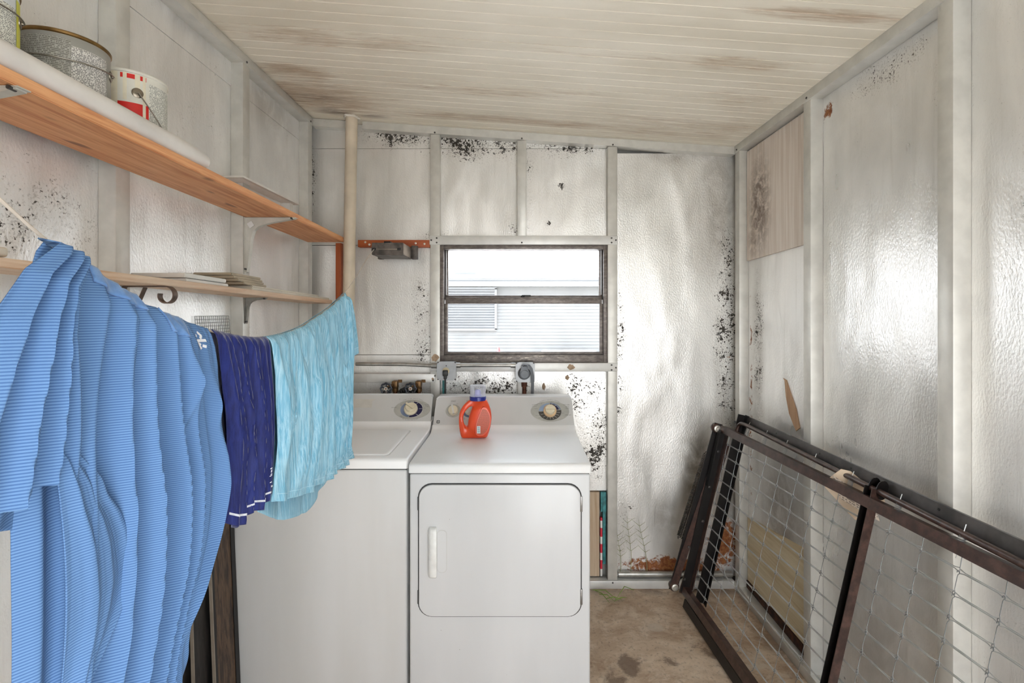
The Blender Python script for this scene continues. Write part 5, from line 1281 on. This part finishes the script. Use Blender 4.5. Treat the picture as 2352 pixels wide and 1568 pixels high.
mb = MB(); nf.mesh(mb, 130, 90); nfo = thicken(build(mb, 'front_drape', M['navy'], nv, True, 80))
for a0, a1 in ((0.05, 0.44), (0.56, 0.97)):
    mb = MB(); nf.mesh(mb, 50, 3, 0.944, 0.955, a0, a1, 0.0014); build(mb, 'hem_stitching', M['stitch'], nfo, True, 80)
nbk = Sheet(nl, nr, lambda a: nb(a) + 0.03 * math.sin(math.pi * a) + 0.012, [(0.3, 0.35, 0.08, 0.012, 0, 1), (0.7, 0.72, 0.08, 0.012, 0, 1)], 0.010, -1, 0.003, 4)
mb = MB(); nbk.mesh(mb, 60, 50); thicken(build(mb, 'back_drape', M['navy'], nv, True, 80))
# small care print near the hem
mb = MB()
def on_sheet(sh, poly_list, faces, lift): 
    return [sh.at(a, v, lift) for a, v in poly_list], faces
for i, (v0, v1, a0, a1) in enumerate([(0.805, 0.811, 0.815, 0.90), (0.818, 0.832, 0.82, 0.90), (0.840, 0.846, 0.82, 0.90), (0.850, 0.854, 0.815, 0.85), (0.850, 0.864, 0.86, 0.90), (0.868, 0.882, 0.85, 0.90), (0.888, 0.893, 0.82, 0.90)]):
    n = 6
    vs = [nf.at(a0 + (a1 - a0) * j / n, v - 0.006 * j / n, 0.0016) for v in (v0, v1) for j in range(n + 1)]
    mb.add(vs, [(j, j + 1, n + 2 + j, n + 1 + j) for j in range(n)])
build(mb, 'care_print', M['logo'], nfo, False)

# --- striped polo shirt
po = thing('striped_blue_polo', 'large blue polo shirt with fine stripes hanging at the near end of the clothesline', 'shirt', (-0.43, 0.5, 0.9))
OB = 0.026
pr_px = [(484, 757), (505, 860), (517, 960), (512, 1080), (492, 1190), (446, 1330), (414, 1450), (411, 1560), (409, 1620)]
zt_, zb2 = lz(484, 757, 0.006), lz(409, 1600, OB)
po_ = [0.006, 0.016] + [OB] * 7
pv = [(zt_ - lz(p, y, q)) / (zt_ - zb2) for (p, y), q in zip(pr_px, po_)]
pR = spline(pv, [lineY(p, q) for (p, _), q in zip(pr_px, po_)])
pL = spline([0, 0.25, 0.6, 1], [lineY(112), lineY(62, OB), lineY(44, OB), lineY(5, OB)])
pB = lambda a: 0.935 + 0.062 * a
prid = [(0.04, 0.03, 0.05, 0.014, 0.0, 1), (0.15, 0.13, 0.05, 0.026, 0.0, 1), (0.25, 0.29, 0.035, 0.030, 0.03, 1), (0.345, 0.44, 0.040, 0.034, 0, 1), (0.425, 0.56, 0.022, 0.016, 0, 1), (0.50, 0.67, 0.036, 0.030, 0.02, 1), (0.60, 0.80, 0.034, 0.026, 0.05, 1), (0.72, 0.92, 0.065, 0.020, 0.0, 1), (0.84, 0.965, 0.035, 0.014, 0.0, 0.85), (0.90, 0.90, 0.02, 0.010, 0.25, 0.7), (0.945, 1.0, 0.02, 0.006, 0.0, 0.7), (0.885, 0.83, 0.014, 0.008, 0.0, 0.22), (0.925, 0.88, 0.012, 0.008, 0.0, 0.2), (0.975, 0.94, 0.012, 0.008, 0.0, 0.25), (0.66, 0.50, 0.02, 0.012, 0.0, 0.25), (0.30, 0.26, 0.016, 0.012, 0.0, 0.2)]
pf = Sheet(pL, pR, pB, prid, 0.004, 1, 0.0006, 8, nw=10, deep=1.6)
mb = MB(); pf.mesh(mb, 240, 150); pfo = thicken(build(mb, 'front_drape', M['polo'], po, True, 80))
mb = MB(); pf.mesh(mb, 120, 2, 0.945, 0.948, 0.0, 1.0, 0.001); build(mb, 'hem_seam', M['polo_plain'], pfo, True, 80)
pb = Sheet(lerp_pts([0, 1], [lineY(112), lineY(80)]), lerp_pts([0, 0.3, 0.7, 1], [lineY(484), lineY(498), lineY(490), lineY(436)]), lambda a: 0.965 + 0.05 * a, [(0.2, 0.2, 0.08, 0.014, 0, 1), (0.5, 0.52, 0.08, 0.014, 0, 1), (0.8, 0.8, 0.08, 0.012, 0, 1)], 0.012, -1, 0.003, 12)
mb = MB(); pb.mesh(mb, 80, 60); thicken(build(mb, 'back_drape', M['polo'], po, True, 80))
# loose front lobe below the sleeve
OL = 0.042
def vpx(lst, zt, zb, off):
    o = lambda i: off if i > 1 else (0.012 if off > 0.044 else off) if i == 0 else off * 0.75
    return lerp_pts([(zt - lz(q[0], q[1], o(i))) / (zt - zb) for i, q in enumerate(lst)], [lineY(q[0], o(i)) for i, q in enumerate(lst)])
zt2 = lz(180, 1010, OL)
lob_r = [(150, 1010), (200, 1100), (235, 1140), (258, 1175), (274, 1220), (288, 1300), (280, 1360), (262, 1420), (236, 1490), (205, 1568), (185, 1640)]
zb3 = lz(185, 1640, OL)
lobe = Sheet(lerp_pts([0, 1], [lineY(130, OL), lineY(140, OL)]), vpx(lob_r, zt2, zb3, OL), lambda a: zb3, [(0.95, 0.96, 0.10, 0.004, 0, 1), (0.25, 0.3, 0.12, 0.010, 0, 1), (0.62, 0.55, 0.12, 0.006, 0, 1)], 0.034, 1, 0.0005, 15, top=lambda a: zt2, bulge=0.008)
mb = MB(); lobe.mesh(mb, 70, 70); thicken(build(mb, 'loose_fold', M['polo'], po, True, 80))
# sleeve
OS = 0.046
sv_l = [(96, 548), (50, 610), (0, 710), (-60, 820), (-110, 950), (-130, 1150)]; sv_r = [(152, 560), (158, 640), (166, 760), (176, 900), (184, 1020), (186, 1120)]
slL = vpx(sv_l, lz(96, 548, 0.012), lz(-130, 1170, OS), OS); slR = vpx(sv_r, lz(152, 560, 0.012), lz(186, 1120, OS), OS)
hem = lerp_pts([0, 0.5, 0.62, 1.0], [lz(-110, 1215, OS), lz(20, 1185, OS), lz(60, 1135, OS), lz(186, 1114, OS)])
sv = Sheet(slL, slR, hem, [(0.22, 0.16, 0.07, 0.016, 0.05, 1), (0.50, 0.40, 0.06, 0.022, 0.0, 1), (0.66, 0.56, 0.03, 0.010, 0.1, 1), (0.80, 0.70, 0.05, 0.018, 0.0, 1), (0.95, 0.95, 0.05, 0.012, 0.1, 1)], 0.030, 1, 0.0005, 21, top=lambda a: lz(96, 546, 0.012) - 0.012 * a, bulge=0.006)
mb = MB(); sv.mesh(mb, 90, 90); svo = thicken(build(mb, 'sleeve', M['polo'], po, True, 80))
mb = MB(); sv.mesh(mb, 60, 2, 0.925, 0.928, 0, 1, 0.001); build(mb, 'cuff_seam', M['polo_plain'], svo, True, 80)
hem2 = lerp_pts([0, 0.5, 0.75, 1.0], [lz(-80, 1225, 0.02), lz(60, 1212, 0.02), lz(110, 1200, 0.02), lz(165, 1184, 0.02)])
sv2 = Sheet(lerp_pts([0, 1], [lineY(20, 0.02), lineY(-100, 0.02)]), lerp_pts([0, 1], [lineY(150, 0.02), lineY(164, 0.02)]), hem2, [(0.3, 0.2, 0.12, 0.008, 0, 1), (0.8, 0.82, 0.1, 0.010, 0, 1)], 0.016, 1, 0.0, 22, top=lambda a: lz(120, 900, 0.02))
mb = MB(); sv2.mesh(mb, 50, 40); thicken(build(mb, 'sleeve_lining', M['polo'], po, True, 80))
# collar band and placket lying over the line
mb = MB(); pf.mesh(mb, 26, 8, 0.0, 0.055, 0.50, 0.70, 0.0022); thicken(build(mb, 'placket', M['polo_plain'], po, True, 80), 0.002)
mb = MB(); pf.mesh(mb, 30, 6, 0.0, 0.030, 0.12, 0.40, 0.0022); thicken(build(mb, 'collar_band', M['polo_plain'], po, True, 80), 0.002)
# small embroidered mark
mb = MB()
def mark(u, v): return pf.at(0.818 + u * 0.034, 0.052 + v * 0.030, 0.0022)
for (u0, v0, u1, v1) in [(-0.2, -0.9, 0.35, -0.5), (0.3, -0.6, 0.05, -0.25), (-0.7, -0.55, -0.45, -0.45), (-0.75, 0.0, 0.75, -0.15), (-0.55, 0.12, 0.0, 0.75), (-0.1, 0.2, -0.35, 0.5), (0.15, 0.42, 0.6, 0.5)]:
    du, dv = u1 - u0, v1 - v0; l = math.hypot(du, dv) or 1; nu, nvv = -dv / l * 0.14, du / l * 0.14
    mb.add([mark(u0 + nu, v0 + nvv), mark(u1 + nu, v1 + nvv), mark(u1 - nu, v1 - nvv), mark(u0 - nu, v0 - nvv)], [(0, 1, 2, 3)])
build(mb, 'embroidered_mark', M['logo'], pfo, False)

# ================================================================== FOLDED BED FRAME against the right wall
O = Vector((0.868, 2.53, 0.0)); U = Vector((0.055, -0.9985, 0)).normalized(); V = Vector((0.23, 0, 0.973)); V = (V - U * V.dot(U)).normalized(); W = U.cross(V).normalized()
def bf(a, b, c): return O + U * a + V * b + W * c
O2 = Vector((0.925, 2.53, 0.0)); U2 = Vector((0, -1, 0)); V2 = Vector((0.225, 0, 0.974)).normalized(); W2 = U2.cross(V2).normalized()   # the rear half lies flatter on the wall
def bf2(a, b, c): return O2 + U2 * a + V2 * b + W2 * c
def rear(a0, a1, b0, b1, c0, c1, name, mat):
    mb = MB(); mb.obox(bf2((a0 + a1) / 2, (b0 + b1) / 2, (c0 + c1) / 2), U2 * (a1 - a0) / 2, V2 * (b1 - b0) / 2, W2 * (c1 - c0) / 2); return build(mb, name, mat, bed, False)
bed = thing('folded_bed_frame', 'folded brown steel bed frame with wire link mesh leaning on the right wall', 'bed frame', (0.95, 1.6, 0))
def bed_mat():
    t = NT('brown_bed_enamel'); c = t.co(); n = t.noise(c, 30, 5, 0.65)
    t.inp('Base Color', t.mix(t.rng(n, 0.35, 0.7), lin(52, 34, 29), lin(84, 60, 52))); t.inp('Roughness', 0.38); t.inp('Coat Weight', 0.25); t.inp('Coat Roughness', 0.25); return t.m
M['bed'] = bed_mat(); M['bedblack'] = plain('black_bed_enamel', lin(26, 22, 21), 0.35, 0.2, 0.2, 30); M['bedsteel'] = plain('worn_grey_rail', lin(92, 88, 86), 0.40, 0.6, 0.2, 12)
LEN = 1.80
def flatbar(a0, a1, b0, b1, c0, c1, name, mat, par=bed):
    mb = MB(); p = bf((a0 + a1) / 2, (b0 + b1) / 2, (c0 + c1) / 2); mb.obox(p, U * (a1 - a0) / 2, V * (b1 - b0) / 2, W * (c1 - c0) / 2); return build(mb, name, mat, par, False)
def angle_rail(a0, a1, b0, b1, c, flange_b, depth, name, mat, th=0.003):
    mb = MB()
    p = bf((a0 + a1) / 2, (b0 + b1) / 2, c); mb.obox(p, U * (a1 - a0) / 2, V * (b1 - b0) / 2, W * th / 2)
    p = bf((a0 + a1) / 2, flange_b, c - depth / 2); mb.obox(p, U * (a1 - a0) / 2, V * th / 2, W * depth / 2); return build(mb, name, mat, bed, False)
angle_rail(0.0, LEN, 0.893, 0.926, 0.062, 0.9245, 0.032, 'front_top_rail', M['bed'])
rear(0.0, LEN, 0.945, 0.988, 0.003, 0.006, 'rear_top_rail', M['bedsteel']); rear(0.0, LEN, 0.985, 0.988, -0.008, 0.003, 'rear_top_rail', M['bedsteel']); rear(0.0, LEN, 0.942, 0.946, 0.003, 0.020, 'rear_top_rail', M['bedsteel'])
angle_rail(0.0, LEN, 0.070, 0.104, 0.066, 0.1025, 0.030, 'front_bottom_rail', M['bed'])
angle_rail(0.0, LEN, 0.004, 0.045, 0.045, 0.0435, 0.035, 'rear_bottom_rail', M['bedblack'])
mb = MB(); mb.tube([bf2(0.0, 0.900, 0.036), bf2(0.006, 0.935, 0.036), bf2(0.03, 0.950, 0.036), bf2(0.06, 0.952, 0.036), bf2(LEN - 0.03, 0.945, 0.030)], 0.0095, 14); build(mb, 'top_rod', M['bed'], bed)
# centre brace (channel)
ab = 0.975
flatbar(ab - 0.020, ab - 0.017, 0.03, 0.955, 0.030, 0.056, 'centre_brace', M['bedblack']); flatbar(ab - 0.017, ab + 0.012, 0.03, 0.955, 0.030, 0.033, 'centre_brace', M['bedblack']); flatbar(ab + 0.012, ab + 0.015, 0.03, 0.955, 0.030, 0.058, 'centre_brace', M['bed'])
for q in (-0.020, 0.012): 
    mb = MB(); mb.prism(ellipse(0, 0.955, 0.02, 0.030, 16), bf(ab + q, 0, 0.025), W, V, U * 0.003); build(mb, 'brace_tab', M['bedblack'], bed, False)
# end assembly at the back wall side
rear(-0.006, 0.0, 0.03, 0.988, 0.004, 0.046, 'end_bar', M['bedblack']); rear(0.0, 0.034, 0.03, 0.985, 0.003, 0.006, 'end_bar', M['bedblack']); rear(0.0, 0.03, 0.86, 0.992, 0.004, 0.012, 'end_plate', M['bedblack'])
flatbar(-0.004, 0.0, 0.075, 0.925, 0.030, 0.074, 'end_bar', M['bedblack']); flatbar(0.0, 0.030, 0.075, 0.905, 0.030, 0.033, 'end_bar', M['bed']); flatbar(0.0, 0.028, 0.62, 0.905, 0.071, 0.074, 'end_bar', M['bedblack'])
def link_bar(p, q, w, th, name, mat):
    p = Vector(p); q = Vector(q); d = q - p; l = d.length; d.normalize(); n = U; s = d.cross(n).normalized()
    mb = MB(); mb.obox((p + q) / 2, d * l / 2, s * w / 2, n * th / 2); return build(mb, name, mat, bed, False)
link_bar(bf(-0.014, 0.93, 0.070), bf(-0.014, 0.07, 0.108), 0.042, 0.004, 'folding_leg', M['bedblack'])
link_bar(bf(-0.008, 0.76, 0.045), bf(-0.008, 0.09, 0.112), 0.034, 0.006, 'folding_leg', M['bed'])
link_bar(bf(-0.020, 0.84, 0.005), bf(-0.020, 0.06, 0.055), 0.034, 0.006, 'folding_leg', M['bed'])
link_bar(bf(-0.026, 0.92, 0.030), bf(-0.026, 0.55, 0.045), 0.010, 0.004, 'hinge_link', M['bedsteel'])
link_bar(bf(-0.028, 0.775, 0.060), bf(-0.028, 0.70, 0.040), 0.034, 0.005, 'spring_hook_plate', M['bed'])
for b, c in ((0.905, 0.075), (0.088, 0.105)):
    mb = MB(); p = bf(-0.040, b, c); mb.lathe([(1e-5, -0.002), (0.016, -0.002), (0.022, 0.002), (0.024, 0.010), (0.024, 0.030), (0.020, 0.036), (1e-5, 0.036)], p, U, 24); cw = build(mb, 'caster_wheel', M['bed'], bed)
    mb = MB(); mb.lathe([(0.017, 0.036), (0.017, 0.040), (0.012, 0.042), (0.009, 0.042), (0.009, 0.050), (1e-5, 0.051)], p, U, 18); build(mb, 'caster_hub', M['zinc'], cw)
for b, c in ((0.62, 0.066), (0.80, 0.064), (0.30, 0.085), (0.14, 0.07), (0.96, 0.012), (0.45, 0.060)):
    mb = MB(); mb.lathe([(0.007, 0.0), (0.006, 0.004), (1e-5, 0.005)], bf(0.030 if b > 0.4 else 0.0, b, c), U, 12); build(mb, 'rivet', M['bedsteel'], bed)
for a, b in ((0.30, 0.972), (0.62, 0.972), (0.80, 0.972), (1.16, 0.972), (1.4, 0.972)):
    mb = MB(); mb.cyl(bf2(a, b, 0.0055), W2, 0.004, 0.0012, 10); build(mb, 'rail_hole', M['blackmetal'], bed)
def coil(p, q, r, wire, turns, name, mat, hook=0.012):
    p = Vector(p); q = Vector(q); d = (q - p); L = d.length; d.normalize(); e = d.orthogonal().normalized(); g = d.cross(e); pts = [p]; n = turns * 8
    for i in range(n + 1):
        a = 2 * math.pi * i / 8; t = hook + (L - 2 * hook) * i / n; pts.append(p + d * t + r * (math.cos(a) * e + math.sin(a) * g))
    pts.append(q); mb = MB(); mb.tube(pts, wire, 5); return build(mb, name, mat, bed)
M['springblack'] = plain('dark_spring_steel', lin(58, 56, 56), 0.35, 0.7); M['wiresteel'] = plain('galvanised_wire', lin(200, 202, 202), 0.34, 0.6); M['crosswire'] = plain('dull_cross_wire', lin(128, 130, 130), 0.4, 0.7)
coil(bf(-0.040, 0.775, 0.088), bf(-0.040, 0.315, 0.128), 0.0105, 0.0022, 62, 'lift_spring', M['springblack']); coil(bf(-0.040, 0.775, 0.062), bf(-0.040, 0.30, 0.102), 0.0105, 0.0022, 62, 'lift_spring', M['springblack'])
for a in (0.10, 0.27, 0.44, 0.64, 0.85, 1.06, 1.27, 1.48, 1.69): coil(bf2(a, 0.972, 0.030), bf2(a, 0.885, 0.036), 0.0075, 0.0012, 11, 'mesh_spring', M['wiresteel'], 0.022)
# wire link mesh: shared link shapes, one object for each link
PA, PB_ = 0.1125, 0.0600
def link_mesh_long():
    mb = MB(); h = 0.0028; L = PA - 0.006; pts = []
    for i in range(7): a = math.pi / 2 - math.pi * i / 6; pts.append(U * (L / 2 + 0.004 * math.cos(a)) + V * (0.0048 * math.sin(a)) * 1.0)
    pts.append(U * (L / 2 - 0.012) - V * h * 0.6); pts.append(-U * (L / 2 - 0.012) - V * h * 0.6)
    for i in range(7): a = -math.pi / 2 - math.pi * i / 6; pts.append(-U * (L / 2) + U * (0.004 * math.cos(a)) + V * (0.0048 * math.sin(a)))
    pts.append(-U * (L / 2 - 0.012) + V * h * 0.6); pts.append(U * (L / 2 - 0.012) + V * h * 0.6)
    mb.tube(pts, 0.0014, 5, True); return mb.mesh('wire_link', M['wiresteel'])
def link_mesh_cross():
    mb = MB(); L = PB_; pts = []
    for i in range(7): a = math.radians(200 - 280 * i / 6); pts.append(V * (L / 2 - 0.004 + 0.0042 * math.sin(a)) + U * (0.0034 * math.cos(a)) + W * 0.0012)
    pts += [V * (L / 2 - 0.014) + W * 0.0015, -V * (L / 2 - 0.014) + W * 0.0015]
    for i in range(7): a = math.radians(80 - 280 * i / 6 - 60); pts.append(-V * (L / 2 - 0.004) + V * (0.0042 * math.sin(a)) + U * (0.0034 * math.cos(a)) + W * 0.0012)
    mb.tube(pts, 0.0009, 5); return mb.mesh('cross_link', M['crosswire'])
ML, MC = link_mesh_long(), link_mesh_cross()
org = ORIG[bed.name]; c_m = 0.023
rows = [0.128 + PB_ * i for i in range(13)]; cols = [0.030 + PA * i for i in range(16)]
for b in rows:
    for a in cols[:-1]:
        if abs(a + PA / 2 - ab) < 0.0: continue
        link_mesh(ML, 'wire_link', bed, bf(a + PA / 2, b + 0.004 * math.sin(9 * a + 5 * b), c_m) - org)
for i, b in enumerate(rows[:-1]):
    for a in cols: link_mesh(MC, 'cross_link', bed, bf(a, b + PB_ / 2, c_m + 0.001) - org)
for a in cols:                                       # hangers up to the rod and down to the bottom rail
    mb = MB(); mb.tube([bf(a, rows[-1], c_m), bf(a, rows[-1] + 0.045, c_m + 0.002), bf(a, 0.920, 0.029)], 0.0010, 5); build(mb, 'hanger_wire', M['crosswire'], bed)
    mb = MB(); mb.tube([bf(a, rows[0], c_m), bf(a, 0.110, 0.028), bf(a, 0.101, 0.038)], 0.0010, 5); build(mb, 'hanger_wire', M['crosswire'], bed)
# paper tag hooked behind the mesh
tagr = thing('paper_tag', 'crumpled cream paper tag with print hooked behind the bed frame mesh', 'paper tag', (1.09, 1.5, 0.8))
M['paper'] = plain('aged_cream_paper', lin(226, 204, 178), 0.8, 0, 0.06, 10); M['paper_print'] = print_mat('tag_print', lin(234, 220, 204), lin(130, 112, 100), 110, 0.5, 160)
T0 = Vector((1.058, 1.755, 0)); T1 = Vector((1.185, 1.625, 0)); TN = (T1 - T0).cross(Vector((0, 0, 1))).normalized()
if TN.y > 0: TN = -TN
def tg(u, z, d=0.0): return T0.lerp(T1, u) + Vector((0, 0, z)) + TN * (0.006 * math.sin(5 * u + 20 * z) + d)
tp = [(0.0, 0.893), (0.02, 0.875), (0.50, 0.790), (0.62, 0.786), (1.0, 0.850), (0.95, 0.880), (0.45, 0.950), (0.30, 0.952)]
k = len(tp); mb = MB(); mb.add([tg(*p) for p in tp] + [tg(*p, -0.0012) for p in tp], [tuple(range(k)), tuple(range(2 * k - 1, k - 1, -1))] + [(i, k + i, k + (i + 1) % k, (i + 1) % k) for i in range(k)]); build(mb, 'tag_card', M['paper'], tagr, False)
mb = MB(); mb.uv = []
for i in range(13):
    for j in range(9):
        u, w = i / 12, j / 8; uu = 0.16 + 0.62 * u + 0.12 * w; z = 0.925 - 0.050 * u - 0.075 * w * (1 - 0.1 * u); mb.v.append(tg(uu, z, 0.003)); mb.uv.append((uu * 0.18, z + 0.05 * u))
for i in range(12):
    for j in range(8): mb.f.append((i * 9 + j, i * 9 + j + 1, (i + 1) * 9 + j + 1, (i + 1) * 9 + j))
build(mb, 'printed_sheet', M['paper_print'], tagr, True, 80)

# ================================================================== WEEDS at the foot of the back wall
M['weed'] = plain('dry_green_stem', lin(150, 152, 108), 0.8, 0, 0.1, 30); M['weed_green'] = plain('fresh_green_blade', lin(118, 150, 58), 0.7, 0, 0.1, 30)
def weed(x, h, lean, label, seed):
    r = random.Random(seed); mb = MB(); y = 2.738; pts = []
    for i in range(9):
        u = i / 8; pts.append((x + lean * u + 0.006 * math.sin(5 * u), y - 0.004 * math.sin(3 * u), 0.083 + h * u))
    mb.tube(pts, [0.0018 - 0.0012 * i / 8 for i in range(9)], 5)
    for i in (3, 4, 5, 6, 7):
        for s in (-1, 1):
            p = Vector(pts[i]); l = r.uniform(0.022, 0.045); mb.tube([p, p + Vector((s * l * 0.5, -0.004, l * 0.45)), p + Vector((s * l, -0.005, l * (0.7 + 0.3 * r.random())))], [0.0011, 0.0009, 0.0004], 4)
    solid(mb, 'weed', M['weed'], label, 'weed', group='weeds against the back wall')
weed(0.612, 0.30, -0.014, 'thin weed stalk, tallest, growing against the foil board by the stud', 1); weed(0.700, 0.28, -0.040, 'thin weed stalk leaning away from the rusty pipe against the foil board', 2); weed(0.556, 0.22, -0.012, 'short weed stalk growing right beside the stud', 3)
mb = MB()
for (x0, y0, x1, y1, h) in ((0.40, 2.70, 0.52, 2.60, 0.03), (0.41, 2.70, 0.47, 2.58, 0.02), (0.62, 2.70, 0.50, 2.60, 0.05), (0.46, 2.62, 0.54, 2.61, 0.015), (0.50, 2.60, 0.57, 2.63, 0.012), (0.43, 2.66, 0.50, 2.59, 0.02)):
    mb.tube([(x0, y0, 0.004), ((x0 + x1) / 2, (y0 + y1) / 2, h), (x1, y1, 0.003)], [0.0016, 0.0022, 0.0006], 5)
solid(mb, 'grass_tuft', M['weed_green'], 'small green grass tuft on the floor at the dryer corner', 'grass')
